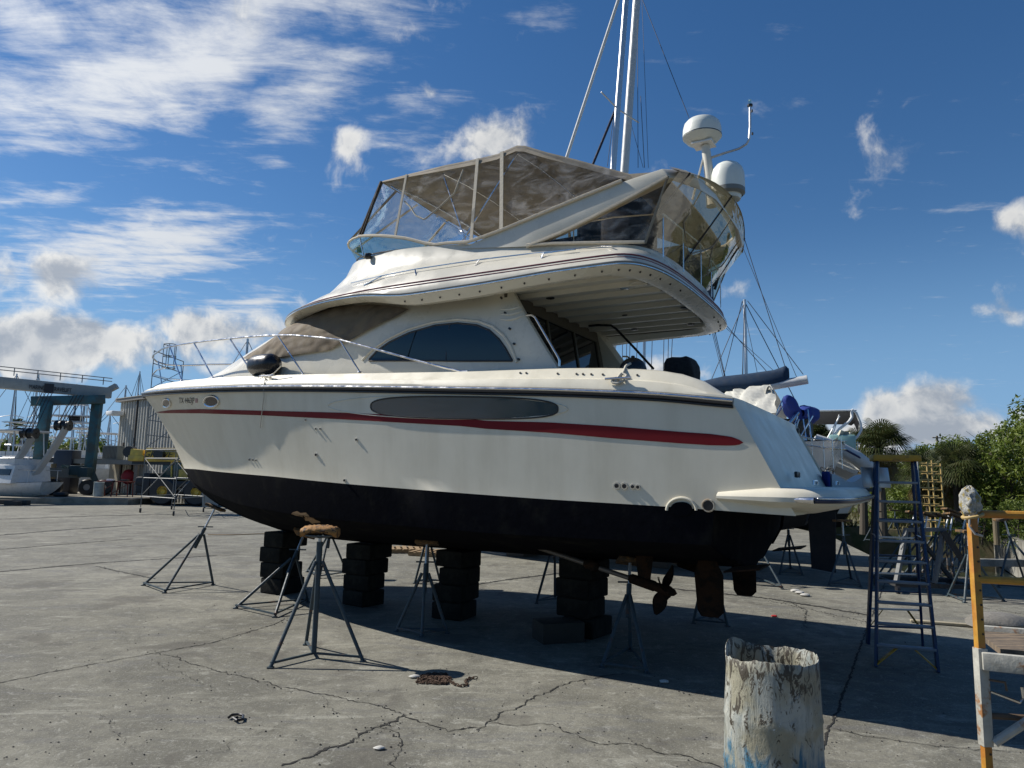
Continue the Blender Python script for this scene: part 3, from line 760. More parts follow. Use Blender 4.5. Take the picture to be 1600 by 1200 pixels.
sdo=sd.build('satellite_dome',dome,yacht); MB().lathe([(.176,-.205),(.2,-.18),(.2065,-.175),(.2065,-.12)],(.93,-.02,5.76),36).build('dome_base',mat('dome_grey',(.2,.2,.18),.5,var=.1),sdo)
MB().tube([(1.1,0,5.5),(.95,0,5.5)],.03,8).build('dome_bracket',whitep,sdo)
an=MB().tube([Vector((1.17,0,6.1)),Vector((.95,0,6.13)),Vector((.78,0,6.15)),Vector((.69,0,6.19)),Vector((.655,0,6.25)),Vector((.64,0,6.4)),Vector((.635,0,6.68))],.016,8)
ano=an.build('light_pole',alu,yacht); MB().cyl((.635,0,6.69),.034,.02,12).build('lamp_base',blackv,ano); MB().cyl((.635,0,6.73),.02,.06,12).build('anchor_light',wsglass,ano)
for z in(6.3,6.6): MB().cyl((.61,.02,z),.012,.03,8).build('pole_clip',blackv,ano)
# camera/horn at the flybridge nose
h,n=cast(fbv,*z2(320,770))
hn=MB().cyl(h+n*.05,.045,.08,16,(.8,.5,-.1)).build('deck_floodlight',blackv,yacht,bevel=.01); mir(hn)
# ---- after bulkhead: dark glazed doors in a cream frame
bs=lambda z:2.95+(z-2.4)*.17
bh=MB()
def bq(t0,t1,za,zb,d0=0,th=.04):
    V=[]
    for t in(t0,t1):
        for z in(za,zb):
            for k in(0,th): V.append((bs(z)-d0+k,t,z))
    return V,[(0,2,6,4),(1,5,7,3),(0,1,3,2),(4,6,7,5),(0,4,5,1),(2,3,7,6)]
for t0,t1,za,zb in((-1.5,1.5,4.08,4.24),(1.32,1.5,2.2,4.08),(-1.5,-1.2,2.2,4.08),(.42,.46,2.2,4.08),(-.42,-.38,2.2,4.08),(-1.2,1.32,2.2,2.3)): bh.add(*bq(t0,t1,za,zb,.02))
bho=bh.build('aft_bulkhead',mat('bulkhead_tan',(.10,.085,.06),.6,var=.2),yacht)
for t0,t1 in((.46,1.32),(-.38,.42),(-1.2,-.42)):
    MB().add(*bq(t0,t1,2.3,4.08,-.0,.01)).build('door_glass',greyglass,bho)
pp=[z4(250,370),z4(285,370),z4(305,385),z4(360,480),z4(450,635),z4(457,655),z4(455,690)]
gh=MB().tube([B(x,y,1.56) for x,y in pp],.014,8).build('grab_handle',steel,yacht); mir(gh)
pp=[z4(640,437),z4(700,432),z4(780,434),z4(810,455),z4(930,580),z4(1045,706)]
MB().tube([B(x,y,-.6) for x,y in pp],.017,8).build('stair_rail',blackv,yacht)
# ---- bow rail
t_rl=lambda s:max(0,plan(s,2.15,4.5,12.40,2.6,.72,2.0)*.94-.2)
toppx=[z1(75,352),z1(105,337),z1(140,325),z1(265,305),z1(445,285),z1(625,270),z1(760,268),z1(900,280),z1(1000,292),z1(1200,345),z1(1400,400),z1(1600,450),(731,580.5)]
tp=[on(x,y,t_rl) for x,y in toppx]
head=[Vector((12.3,.15,4.12)),Vector((12.15,.45,4.12))]
tp=[q for q in tp if q.y>.5]
portside=[Vector((11.98,.0,4.08)),Vector((11.93,.26,4.10)),Vector((11.7,.5,4.13)),Vector((11.5,.62,4.15))]+[q for q in tp if q.x<11.3]
full=[Vector((p.x,-p.y,p.z)) for p in portside[::-1]][:-1]+portside
MR=MB().tube(full,.0155,8)
rail=MR.build('bow_rail',steel,yacht)
base=MB()
for (tx,ty),(bx,by) in ((z1(145,325),z1(205,497)),(z1(265,305),z1(362,482)),(z1(445,285),z1(565,468)),(z1(685,270),z1(815,465)),(z1(995,292),z1(1095,453))):
    a=on(tx,ty,t_rl); b=on(bx,by,t_rl)
    for sg in(1,-1):
        MB().tube([(a.x,a.y*sg,a.z),(b.x,b.y*sg,b.z)],.012,8).build('stanchion',steel,rail)
        MB().lathe([(.035,0),(.03,.012),(.013,.02)],(b.x,b.y*sg,b.z-.005),12).build('stanchion_base',steel,rail)
mr=[Vector((11.6,.62,3.8)),Vector((12.2,.0,3.78)),Vector((11.6,-.62,3.8))]
for sg in(1,-1): MB().tube([Vector((11.95,.0,3.80)),Vector((11.65,.5*sg,3.80)),Vector((11.0,.85*sg,3.80)),Vector((10.5,1.02*sg,3.78))],.011,6).build('mid_rail',steel,rail)
for sg in(1,-1): MB().tube([Vector((11.9,.25*sg,4.11)),Vector((11.72,.22*sg,3.52))],.012,6).build('stanchion',steel,rail)
MB().box((12.05,0,3.52),(.5,.28,.06)).build('anchor_roller',steel,yacht,bevel=.015)
# ---- swim platform
def prow(T,s_a,z,ds=0):
    out=[]
    for i in range(25):
        th=PI*(i/24); c=math.cos(th); sn=math.sin(th)
        t=T*math.copysign(abs(c)**(2/5),c); s=.62-(.62-s_a)*abs(sn)**(2/5); k=max(0,(s-.05)/.57)**3*.5; out.append(Vector((s,t*(1-.03*k),1.86+(z-1.86)*(1-k))))
    return out
def plat_rows(): return [prow(1.3,-.10,1.70),prow(1.96,-.36,1.765),prow(2.07,-.46,1.80),prow(2.1,-.48,1.83),prow(2.1,-.48,1.87),prow(2.08,-.46,1.905),prow(2.03,-.42,1.945),prow(1.95,-.36,1.957)]
pl=MB(); prs=plat_rows(); pl.grid(prs)
pl.add([p for p in prs[-1]],[tuple(range(25))]); pl.add([p for p in prs[0]],[tuple(range(25))])
plo=pl.build('swim_platform',gel,yacht,angle=30)
pr_=prow(2.11,-.49,1.85)
MB().tube(pr_[3:22],.026,8).build('platform_rail',mat('platform_fender',(.03,.035,.07),.35),plo)
MB().tube([p+Vector((0,0,.016)) for p in offs(pr_,.02,0)][4:21],.009,6).build('steel_strip',steel,plo)
MB().lathe([(1e-3,-.09),(.016,-.08),(.027,-.02),(.029,.1)],pr_[3]+Vector((.02,.01,0)),10,(-.95,.15,0)).build('rail_end_cap',steel,plo)
for t in(-1.2,.9): MB().tube([(-.1,t,1.985),(-.1,t,2.02),(-.1,t+.25,2.02),(-.1,t+.25,1.985)],.012,6).build('platform_cleat',steel,plo)
MB().box((.04,1.2,2.08),(.03,.2,.06)).build('transom_hatch',blackv,yacht,bevel=.01)
# transom gate rail seen over the quarter
pp=[z5(395,600),z5(440,600),z5(490,640),z5(530,720),z5(535,760)]
MB().tube([B(x,y,1.35) for x,y in pp],.016,8).build('gate_rail',mat('gate_rail_green',(.16,.24,.22),.4,var=.1),yacht)
# ---- under water gear
def both_sides(fn):
    for sg in(1,-1): fn(sg)
def gear(sg):
    sh=MB().tube([Vector((3.35,.92*sg,1.22)),Vector((1.55,.92*sg,.82))],.028,10).build('propeller_shaft',mat('shaft_metal',(.16,.14,.12),.5,.5,var=.3,vscale=12),yacht)
    d=(Vector((1.55,.92*sg,.82))-Vector((3.35,.92*sg,1.22))).normalized()
    MB().lathe([(.03,-.1),(.06,-.06),(.06,.06),(.03,.1)],Vector((2.35,.92*sg,1.0)),12,d).build('shaft_collar',bronze,sh)
    c=Vector((1.72,.92*sg,.86))
    mb=MB().lathe([(.03,-.18),(.055,-.15),(.06,.12),(.04,.16)],c,14,d)
    mb.grid([[c+Vector((x*w1,y,z)) for x,y in((-.09,0),(-.04,.02),(.05,.015),(.08,0),(.05,-.015),(-.04,-.02))] for z,w1 in((0,.8),(.35,1.3))],close_u=True)
    mb.build('shaft_strut',bronze,yacht)
    pc=Vector((1.5,.92*sg,.81)); pb=MB().lathe([(1e-3,-.12),(.05,-.1),(.06,.06),(.035,.13),(1e-3,.16)],pc,14,d)
    x=Vector((0,1,0)); y=d.cross(x).normalized()
    for k in range(4):
        an=PI/4+k*PI/2+.3; er=x*math.cos(an)+y*math.sin(an); et=d.cross(er); rows=[]
        for i in range(8):
            r=.05+.24*i/7; w=.16*math.sin(PI*min(1,(i+1.2)/8.4))**.8+.01; tw=1.05-.6*i/7; ll=[]
            for j in range(6):
                v=(j/5-.5)*w; ll.append(pc+er*r+(et*math.cos(tw)+d*math.sin(tw))*v+d*(.02*(j/5-.5)**2))
            rows.append(ll)
        pb.grid(rows); pb.grid([[p+d*.012 for p in r] for r in rows])
    pb.build('propeller',bronze,yacht)
    rb=[]
    for z,s0,s1 in((.56,.92,1.10),(.62,.86,1.14),(1.0,.86,1.17),(1.16,.94,1.12)):
        rb.append([Vector((s0,.85*sg,z)),Vector(((s0+s1)/2,.85*sg+.03,z)),Vector((s1,.85*sg+.01,z)),Vector((s1,.85*sg-.01,z)),Vector(((s0+s1)/2,.85*sg-.03,z))])
    m2=MB().grid(rb,close_u=True); m2.add(rb[0],[(0,1,2,3,4)]); m2.add(rb[-1],[(0,1,2,3,4)]); m2.tube([(1.02,.85*sg,1.1),(1.02,.85*sg,1.4)],.03,8)
    m2.build('rudder',bronze,yacht)
both_sides(gear)
for sg in(1,-1): MB().box((.52,1.3*sg,1.15),(.35,.5,.015),rot=Matrix.Rotation(.15,3,'Y')).build('trim_tab',bronze,yacht)
# mooring cleats
def cleat(par,x,y,name='deck_cleat'):
    h,n=cast(hbv,x,y); m=MB(); up=n
    for k in(-.06,.06): m.tube([h+Vector((k,0,0)),h+Vector((k,0,0))+up*.05],.012,6)
    m.tube([h+Vector((-.14,0,0))+up*.055,h+Vector((.14,0,0))+up*.055],.013,8); o=m.build(name,steel,par); return h,n
c1=cleat(yacht,420,592); c2=cleat(yacht,968,596)
for i,x in enumerate((813,822.5,871.5,901,911,924,942,996)):
    h,n=cast(hbv,x,580+ (x-813)*.02+3)
    if h is None: continue
    MB().cyl(h+n*.004,.012,.014,8,n).build('snap_fastener',rubber,hull_o)
# anchor chafe patches of raw epoxy on the bottom
for k,(cx,cy,a,b) in enumerate(((474,805,16,4),(322,778,6,3),(486,812,12,4))):
    try:
        decal(hbv,cx,cy,lambda th,a=a,b=b,k=k:(a*math.cos(th)*(1+.3*math.sin(3*th+k)),b*math.sin(th)*(1+.4*math.cos(5*th))+a*math.cos(th)*.3),1,14,.004).build('bare_patch',mat('bare_patch',(.32,.19,.09),.8,var=.4,vscale=20),yacht)
    except Exception as e: print('patch',e)
# ================================================================ GROUND
def ground_mat():
    m=bpy.data.materials.new('yard_concrete'); m.use_nodes=True; t=NT(m.node_tree); b=t.n['Principled BSDF']
    co=t.new('ShaderNodeTexCoord').outputs['Object']
    big=t.noise(co,.22,5,.6,.6); mid=t.noise(co,1.3,9,.72,.8); fine=t.noise(co,9,8,.8,.6); spk=t.noise(co,48,4,.8)
    mp=t.new('ShaderNodeMapping'); mp.inputs['Rotation'].default_value=(0,0,.5); mp.inputs['Scale'].default_value=(.5,2.2,1); t.put(mp.inputs[0],co)
    strk=t.noise(mp.outputs[0],1.4,9,.72,1.2)
    c=t.mix(t.maprange(big,.35,.65),(.160,.154,.124),(.225,.217,.177))
    c=t.mix(t.maprange(mid,.40,.58),t.vm('SCALE',c,sc_=.68),c)
    c=t.mix(t.math('MULTIPLY',t.maprange(strk,.52,.64),.55),c,(.12,.12,.118))
    c=t.mix(t.math('MULTIPLY',t.maprange(strk,.34,.44,1,0),.4),c,(.37,.365,.31))
    c=t.mix(t.math('MULTIPLY',t.maprange(fine,.53,.62),.55),c,(.11,.105,.095))
    c=t.mix(t.math('MULTIPLY',t.maprange(fine,.36,.46,1,0),.4),c,(.40,.395,.35))
    c=t.mix(t.math('MULTIPLY',t.maprange(spk,.56,.66),.6),c,(.42,.41,.37))
    c=t.mix(t.math('MULTIPLY',t.maprange(spk,.34,.44,1,0),.6),c,(.08,.08,.07))
    # oil and rust stains with shapes of their own
    st=t.noise(co,.75,5,.6,.4); c=t.mix(t.math('MULTIPLY',t.maprange(st,.56,.62),.5),c,(.085,.078,.066))
    t.put(b.inputs['Base Color'],c); t.put(b.inputs['Roughness'],t.maprange(mid,.3,.7,.78,.95)); b.inputs['Specular IOR Level'].default_value=.25
    h=t.math('ADD',t.math('MULTIPLY',fine,.5),t.math('ADD',t.math('MULTIPLY',spk,.25),t.math('MULTIPLY',mid,.8)))
    bn=t.new('ShaderNodeBump'); bn.inputs['Strength'].default_value=.9; bn.inputs['Distance'].default_value=.02; t.put(bn.inputs['Height'],h); t.put(b.inputs['Normal'],bn.outputs[0])
    return m
conc=ground_mat()
yard_pts=[(-110,-14),(45,-14),(45,16.2),(9.0,16.2),(12.4,28),(12.8,33),(-20,60),(-110,70)]
yd=MB(); n=len(yard_pts); yd.add([(x,y,0) for x,y in yard_pts]+[(x,y,-1.6) for x,y in yard_pts],[tuple(range(n))]+[(i,(i+1)%n,(i+1)%n+n,i+n) for i in range(n)])
tag(yd.build('yard_pavement',conc,None,smooth=False),kind='structure')
tag(MB().add([(-3000,-1500,-1.55),(3000,-1500,-1.55),(3000,4000,-1.55),(-3000,4000,-1.55)],[(0,1,2,3)]).build('ground',mat('earth',(.07,.075,.04),.95,var=.3,vscale=.05,col2=(.11,.10,.06)),None),kind='structure')
watm=mat('creek_water',(.02,.028,.02),.06,var=.1,vscale=1,bump=.35,bscale=4)
tag(MB().add([(8.5,15,-.95),(14.5,15,-.95),(20,29,-.95),(12,29,-.95)],[(0,1,2,3)]).build('water',watm,None),kind='structure')
tag(MB().add([(-300,70.5,-.9),(-21,60.5,-.9),(0,62,-.9),(40,300,-.9),(-300,300,-.9)],[(0,1,2,3,4)]).build('marina_water',watm,None),kind='structure')
bank=MB(); bp=[(14.2,16.0),(15.0,20),(19.3,28.4),(12.9,33.2),(-19,60.2),(10,90),(120,90),(120,10),(45.1,16.3)]
gx=MB(); rows=[]
dry=mat('dry_grass_soil',(.11,.095,.05),.95,var=.4,vscale=1.5,col2=(.06,.07,.025),bump=.6,bscale=12)
N_=len(bp); gx.add([(x,y,.12) for x,y in bp]+[(x,y,-1.5) for x,y in bp],[tuple(range(N_))]+[(i,(i+1)%N_,(i+1)%N_+N_,i+N_) for i in range(N_)])
tag(gx.build('grass_bank',dry,None,smooth=False),kind='structure')
# joints and cracks of the slabs
crk=mat('crack_dirt',(.018,.017,.014),.95,var=.3,vscale=30)
def crack(px,w,jag=.04,seed=1,z=.004):
    w*=1.6
    r=random.Random(seed); pts=[G(x,y) for x,y in px]; L=[]
    for a,b in zip(pts,pts[1:]):
        k=max(2,int((b-a).length/.03))
        for i in range(k): L.append(a.lerp(b,i/k))
    L.append(pts[-1]); mb=MB(); rows=[]
    off=0
    for i,p in enumerate(L):
        tg=(L[min(i+1,len(L)-1)]-L[max(i-1,0)]).normalized(); nn=Vector((-tg.y,tg.x,0)); off=off*.7+r.uniform(-1,1)*jag
        ww=w*(.25+.5*r.random())*(.75+.5*noise.noise(p*5)); off+=.7*jag*noise.noise(p*9)+r.uniform(-1,1)*min(w,.02)*.35
        if i in(0,len(L)-1): ww*=.2
        rows.append([Vector((p.x,p.y,z))+nn*(off-ww/2),Vector((p.x,p.y,z))+nn*(off+ww/2)])
    return mb.grid(rows)
cks=[([(-40,1075),(0,1067),(120,1043),(245,1020),(330,1005),(430,975),(445,968)],.022,.008),([(245,1020),(330,1045),(420,1068),(500,1085),(580,1102),(632,1116)],.018,.02),
 ([(440,1198),(500,1178),(560,1150),(600,1132),(632,1116)],.034,.02),([(590,1136),(622,1150),(628,1165),(612,1200)],.014,.02),
 ([(632,1116),(700,1143),(748,1138),(790,1112),(850,1085),(900,1065),(975,1052)],.022,.018),([(760,1130),(860,1135),(930,1160),(1000,1165),(1130,1200)],.014,.02),
 ([(1352,990),(1320,1080),(1285,1165),(1262,1230)],.036,.003),([(1352,990),(1385,905),(1400,870)],.03,.006),([(1300,1139),(1400,1158),(1500,1170),(1640,1178)],.014,.015),
 ([(-20,895),(150,880),(340,868)],.12,.01),([(-20,838),(100,828),(205,821)],.30,.02),([(-20,812),(160,806),(330,802)],.34,.02),([(150,885),(240,905)],.06,.02),
 ([(-20,860),(210,842)],.12,.02),([(700,920),(800,905),(880,895)],.12,.01),([(1000,915),(1200,935),(1360,962)],.12,.02),([(1200,938),(1290,958),(1365,975)],.02,.03),
 ([(240,1035),(300,1060),(335,1075)],.006,.02),([(500,1085),(520,1110),(555,1125)],.006,.02),([(1130,1085),(1075,1082),(1010,1068)],.008,.02),([(1160,1150),(1200,1185)],.01,.01),
 ([(1395,945),(1480,940),(1600,960)],.02,.03),([(330,1180),(380,1150),(460,1130)],.006,.03),([(60,1110),(160,1120),(230,1180)],.005,.03),([(1235,940),(1260,955),(1255,985)],.02,.02)]
cm=MB()
for i,(p,w,j) in enumerate(cks):
    q=crack(p,w,j,i+3,.004+.0001*i); cm.add(q.v,q.f)
tag(cm.build('pavement_cracks',crk,None,smooth=False,merge=False),kind='structure')
gr_=MB(); rg0=random.Random(17)
for p_,w_,j_ in cks:
    for q in range(max(6,int(26*min(1.5,w_/.02)))):
        k=rg0.randint(0,len(p_)-2); f=rg0.random(); c=G(p_[k][0]+(p_[k+1][0]-p_[k][0])*f,p_[k][1]+(p_[k+1][1]-p_[k][1])*f)+Vector((rg0.gauss(0,.06),rg0.gauss(0,.06),0)); r=rg0.uniform(.003,.010)
        gr_.lathe([(1e-4,0),(r,r*.2),(r*.8,r*.9),(1e-4,r*1.2)],c,5)
for q in range(900):
    c=G(rg0.uniform(-50,1600),rg0.uniform(880,1230)); r=rg0.uniform(.002,.009); gr_.lathe([(1e-4,0),(r,r*.2),(r*.7,r*.8),(1e-4,r)],c,5)
tag(gr_.build('grit',mat('grit_stone',(.16,.15,.13),.9,var=.6,vscale=25,col2=(.05,.045,.04)),None,smooth=False,merge=False),'loose grit and crumbs of concrete scattered over the yard slabs','grit',kind='stuff')
rnd=random.Random(11)
# ================================================================ JACK STANDS
def jack_stand(feet,top,label,group,post_foot=None,pad=None,struts=True,apex_z=None,mt=None,rad=.021,stub=True):
    mt=mt or standm
    feet=[Vector(f) for f in feet]; c=sum(feet,Vector())/3; c.z=0; top=Vector(top)
    if apex_z is None: apex_z=top.z*.66
    ax=c.lerp(Vector((top.x,top.y,0)),.66) if (Vector((top.x,top.y,0))-c).length>.05 else Vector((c.x,c.y,0)); ax.z=apex_z
    t=thing('jack_stand',label,'boat stand',c,0,group); L=lambda v:Vector(v)-c
    for f in feet:
        d=(Vector((f.x,f.y,0))-Vector((ax.x,ax.y,0))).normalized()*.045
        leg=MB().tube([L(f)+Vector((0,0,.01)),L(ax)+d],rad,10); leg.box(L(f)+Vector((0,0,.008)),(.06,.06,.012)); leg.build('leg',mt,t)
    if struts:
        for a,b in ((0,1),(1,2),(2,0)): MB().bar(L(feet[a])+Vector((0,0,.05)),L(feet[b])+Vector((0,0,.05)),.022).build('base_strut',mt,t)
    dirv=(top-ax).normalized()
    lo=ax-dirv*.25
    if post_foot: lo=Vector((c.x,c.y,.06)); 
    pm=MB().tube([L(lo),L(ax+dirv*.12)],.03,12); pm.build('post',mt,t)
    if post_foot:
        for f in feet: MB().bar(L(f)+Vector((0,0,.05)),Vector((0,0,.05)),.022).build('base_strut',mt,t)
    if stub:
        sc=MB().tube([L(ax+dirv*.1),L(top)],.018,10); sc.build('screw',alu,t)
        hb=ax+dirv*.14; MB().bar(L(hb)-Vector((.13,0,0)),L(hb)+Vector((.13,0,0)),.018).build('handle',mt,t)
        pd=MB().box(L(top),(.3,.26,.045),rot=Vector((0,0,1)).rotation_difference(dirv).to_matrix()); pd.build('pad',pad or mat('pad_wood',(.06,.045,.03),.85,var=.3,vscale=14,col2=(.20,.11,.04)),t,bevel=.008)
    return t
SG='jack stands propping the motor yacht'
def hullz(s,t):
    h=hbv.ray_cast(Vector((s,t,-1)),Vector((0,0,1)),10)[0]; return h
def worldY(v): return YO+YA*v.x+YN*v.y+Vector((0,0,v.z))
def under(g,down=.03):
    l=toloc(g); h=hullz(l.x,l.y); w=worldY(h) if h is not None else Vector((g.x,g.y,1.2)); w.z-=down; return w
def st(feetpx,label,shift=(0,0),group=SG,**k):
    f=[G(*p) for p in feetpx]; c=sum(f,Vector())/3
    return jack_stand(f,under(c+Vector((*shift,0))),label,group,**k)
f=[G(224,915),G(257,927),G(333,914)]; c=sum(f,Vector())/3
jack_stand(f,YO+YA*9.75+YN*.35+Vector((0,0,1.36)),'dark jack stand leaning under the bow, farthest left of the boat stands',SG)
ch=MB(); c0=G(302,905); c0.z=.95
st([(368,951),(429,965),(481,941)],'dark jack stand behind the free stand, left of the first tyre stack',shift=(.25,.5))
f=[G(422.6,1044),G(567,1034),G(478,1008)]; c=sum(f,Vector())/3
tp_=Vector((c.x,c.y,P(489,832,c.y).z))
t3=jack_stand(f,tp_,'free-standing blue-grey jack stand in the sun with an orange padded top','jack stands standing free in the yard',post_foot=True,struts=False,stub=False,apex_z=tp_.z*.77,rad=.02)
MB().tube([(0,0,tp_.z*.7),(0,0,tp_.z-.1)],.034,12).build('sleeve',standm,t3); MB().tube([(0,0,tp_.z-.12),(0,0,tp_.z-.02)],.02,10).build('screw',alu,t3)
MB().lathe([(.02,-.03),(.1,-.02),(.17,0),(.17,.012)],(0,0,tp_.z-.03),16).build('pad_plate',standm,t3)
pdm=mat('orange_pad',(.34,.17,.05),.8,var=.4,vscale=16,col2=(.07,.04,.025),bump=.8,bscale=30,c2lo=.5,c2hi=.56)
pm=MB(); rows=[]
for i in range(13):
    x=-.2+.4*i/12; rows.append([Vector((x,.15*math.cos(a)*(1-.3*abs(x/.2)**3),.055*math.sin(a)+(-.03*abs(x/.2)**3)+.008*math.sin(i*2+a*3))) +Vector((0,0,tp_.z+.03)) for a in [2*PI*k/14 for k in range(14)]])
pm.grid(rows,close_u=True); pm.add(rows[0],[tuple(range(14))]); pm.add(rows[-1],[tuple(range(14))]); pm.build('pad',pdm,t3,angle=60)
st([(543,897),(480,894),(499,904)],'jack stand on the far side just right of the free stand',shift=(.1,-.1))
st([(619,987),(659,995),(699,990)],'dark jack stand on the near side between the second and third tyre stacks',shift=(0,.25))
st([(648,912),(668,909),(688,911)],'small far jack stand seen between the second and third tyre stacks',shift=(0,-.3))
st([(838,943),(867,935),(890,938)],'jack stand on the far side, hung with a chain, left of the propeller shaft',shift=(0,-.1))
st([(940,1043),(1011,1052),(985,1018)],'blue jack stand in the shade nearest the camera under the propeller shaft',shift=(.1,.35))
st([(1083,974),(1137,979),(1111,966)],'squat jack stand in the shade behind the port rudder')
# tyre-like keel blocks
blk=mat('keel_block',(.010,.011,.010),.9,var=.3,vscale=6,spec=.2,col2=(.022,.022,.018),bump=.6,bscale=18)
def block_mesh(w,d,h):
    m=MB(); rows=[]
    for k in range(13):
        a=k/12; zz=-h/2+h*a; ins=.02*(abs(2*a-1)**9)
        r=[]
        for j in range(32):
            th=2*PI*(j+.5)/32; c,s=math.cos(th),math.sin(th)
            r.append(Vector(((w/2-ins)*math.copysign(abs(c)**.13,c),(d/2-ins)*math.copysign(abs(s)**.13,s),zz)))
        rows.append(r)
    m.grid(rows,close_u=True); m.add(rows[0],[tuple(range(32))]); m.add(rows[-1],[tuple(range(32))])
    return m
ords=['lowest','second','third','topmost']
stacks=[(8.42,'bow-most'),(6.58,'second'),(4.85,'third'),(2.85,'sternmost')]
for s,nm in stacks:
    c=YO+YA*s; ztop=interp(KL,s)-.004; hs=ztop/4
    for k in range(4):
        w=rnd.uniform(.44,.54); d=rnd.uniform(.46,.58)
        o=MB().box((0,0,0),(w,d,hs-.006)).build('keel_block',blk,None,bevel=.022,seg=3)
        o.location=(c.x+rnd.uniform(-.05,.05),c.y+rnd.uniform(-.04,.04),hs*(k+.5)); o.rotation_euler=(0,0,YANG+PI/2*0+rnd.uniform(-.18,.18))
        pl_='in the '+nm+' stack under the keel' if nm in('second','third') else 'in the '+nm+' stack under the keel'
        tag(o,'black rough-edged keel block, %s %s'%(ords[k],pl_),'keel block','black blocks stacked under the keel')
# low box beside the sternmost stack
o=MB().box((0,0,.12),(.55,.4,.24)).build('wooden_crate',mat('dark_crate',(.03,.028,.022),.8,var=.3,vscale=8,bump=.4),None,bevel=.012)
q=G(872,1000); o.location=(q.x,q.y,0); o.rotation_euler=(0,0,.3); tag(o,'low dark box on the ground in the shade left of the sternmost keel blocks','crate')
# ================================================================ DRUM
def drum():
    cY=4.62; c=P(1205,1022,cY); H=c.z; Rr=.283
    t=thing('paint_drum','paint-caked white drum with torn rim, in the foreground right of centre','drum',(c.x,c.y,0))
    m=bpy.data.materials.new('caked_paint'); m.use_nodes=True; nt=NT(m.node_tree); b=nt.n['Principled BSDF']; co=nt.new('ShaderNodeTexCoord').outputs['Object']
    sep=nt.new('ShaderNodeSeparateXYZ'); nt.put(sep.inputs[0],co)
    mp=nt.new('ShaderNodeMapping'); mp.inputs['Scale'].default_value=(1,1,.38); nt.put(mp.inputs[0],co)
    n1=nt.noise(mp.outputs[0],5.5,8,.68,.6); n2=nt.noise(mp.outputs[0],19,6,.72,1.1); n3=nt.noise(co,4,4,.5)
    h=sep.outputs[2]
    c1=nt.mix(nt.maprange(n1,.38,.6),(.20,.225,.215),(.40,.405,.355))
    c1=nt.mix(nt.math('MULTIPLY',nt.maprange(n3,.45,.6),.7),c1,(.27,.24,.15))
    low=nt.math('ADD',nt.maprange(h,.18,.62,.17,-.05),0)
    c1=nt.mix(nt.maprange(nt.math('ADD',nt.math('SUBTRACT',n1,.55),low),.0,.12),c1,(.025,.12,.20))
    hi=nt.maprange(h,.45,.95,0,.09)
    c1=nt.mix(nt.maprange(nt.math('ADD',n2,hi),.57,.61),c1,(.055,.045,.03))
    c1=nt.mix(nt.maprange(n2,.33,.30),c1,(.60,.60,.56))
    nt.put(b.inputs['Base Color'],c1); b.inputs['Roughness'].default_value=.5
    bn=nt.new('ShaderNodeBump'); bn.inputs['Strength'].default_value=.9; bn.inputs['Distance'].default_value=.012; nt.put(bn.inputs['Height'],nt.math('ADD',n2,nt.math('MULTIPLY',n1,1.2))); nt.put(b.inputs['Normal'],bn.outputs[0])
    mb=MB(); rows=[]; nA=96
    def top(a): return H+.012*math.sin(3*a+1)+.010*noise.noise(Vector((math.cos(a)*3,math.sin(a)*3,0)))+.012*noise.noise(Vector((math.cos(a)*11,math.sin(a)*11,3)))+.045*math.exp(-((a-2.35)/.5)**2)-.03*math.exp(-((a-2.95)/.18)**2)
    prof=[(Rr*1.03,0),(Rr*1.035,.02),(Rr*1.02,.04),(Rr*1.025,.28),(Rr*1.045,.3),(Rr*1.025,.32),(Rr*1.02,.40),(Rr*1.01,.555),(Rr*1.028,.575),(Rr*1.01,.595),(Rr*.995,.70),(Rr*.98,.8),(Rr*.975,.86)]
    for r,z in prof: rows.append([Vector(((r+.006*noise.noise(Vector((math.cos(a)*2,math.sin(a)*2,z*4))))*math.cos(a),(r+.006*noise.noise(Vector((math.cos(a)*2,math.sin(a)*2,z*4+5))))*math.sin(a),z)) for a in [2*PI*j/nA for j in range(nA)]])
    An=[2*PI*j/nA for j in range(nA)]
    rows.append([Vector((Rr*.975*math.cos(a),Rr*.975*math.sin(a),top(a)-.004)) for a in An])
    rows.append([Vector((Rr*.96*math.cos(a),Rr*.96*math.sin(a),top(a))) for a in An])
    for z,r in((.02,.94),(.06,.925),(.12,.93),(.2,.935),(.35,.94),(.62,.94)):
        rows.append([Vector(((Rr*r-.022*abs(noise.noise(Vector((a*3.2,z*6,1)))))*math.cos(a),(Rr*r-.022*abs(noise.noise(Vector((a*3.2,z*6,1)))))*math.sin(a),top(a)-z)) for a in An])
    mb.grid(rows,close_u=True); mb.build('drum_shell',m,t,angle=60)
    MB().cyl((0,0,.25),Rr*.93,.02,40).build('drum_fill',mat('old_rubbish',(.05,.045,.035),.9,var=.5,vscale=14,bump=1,bscale=14),t)
drum()
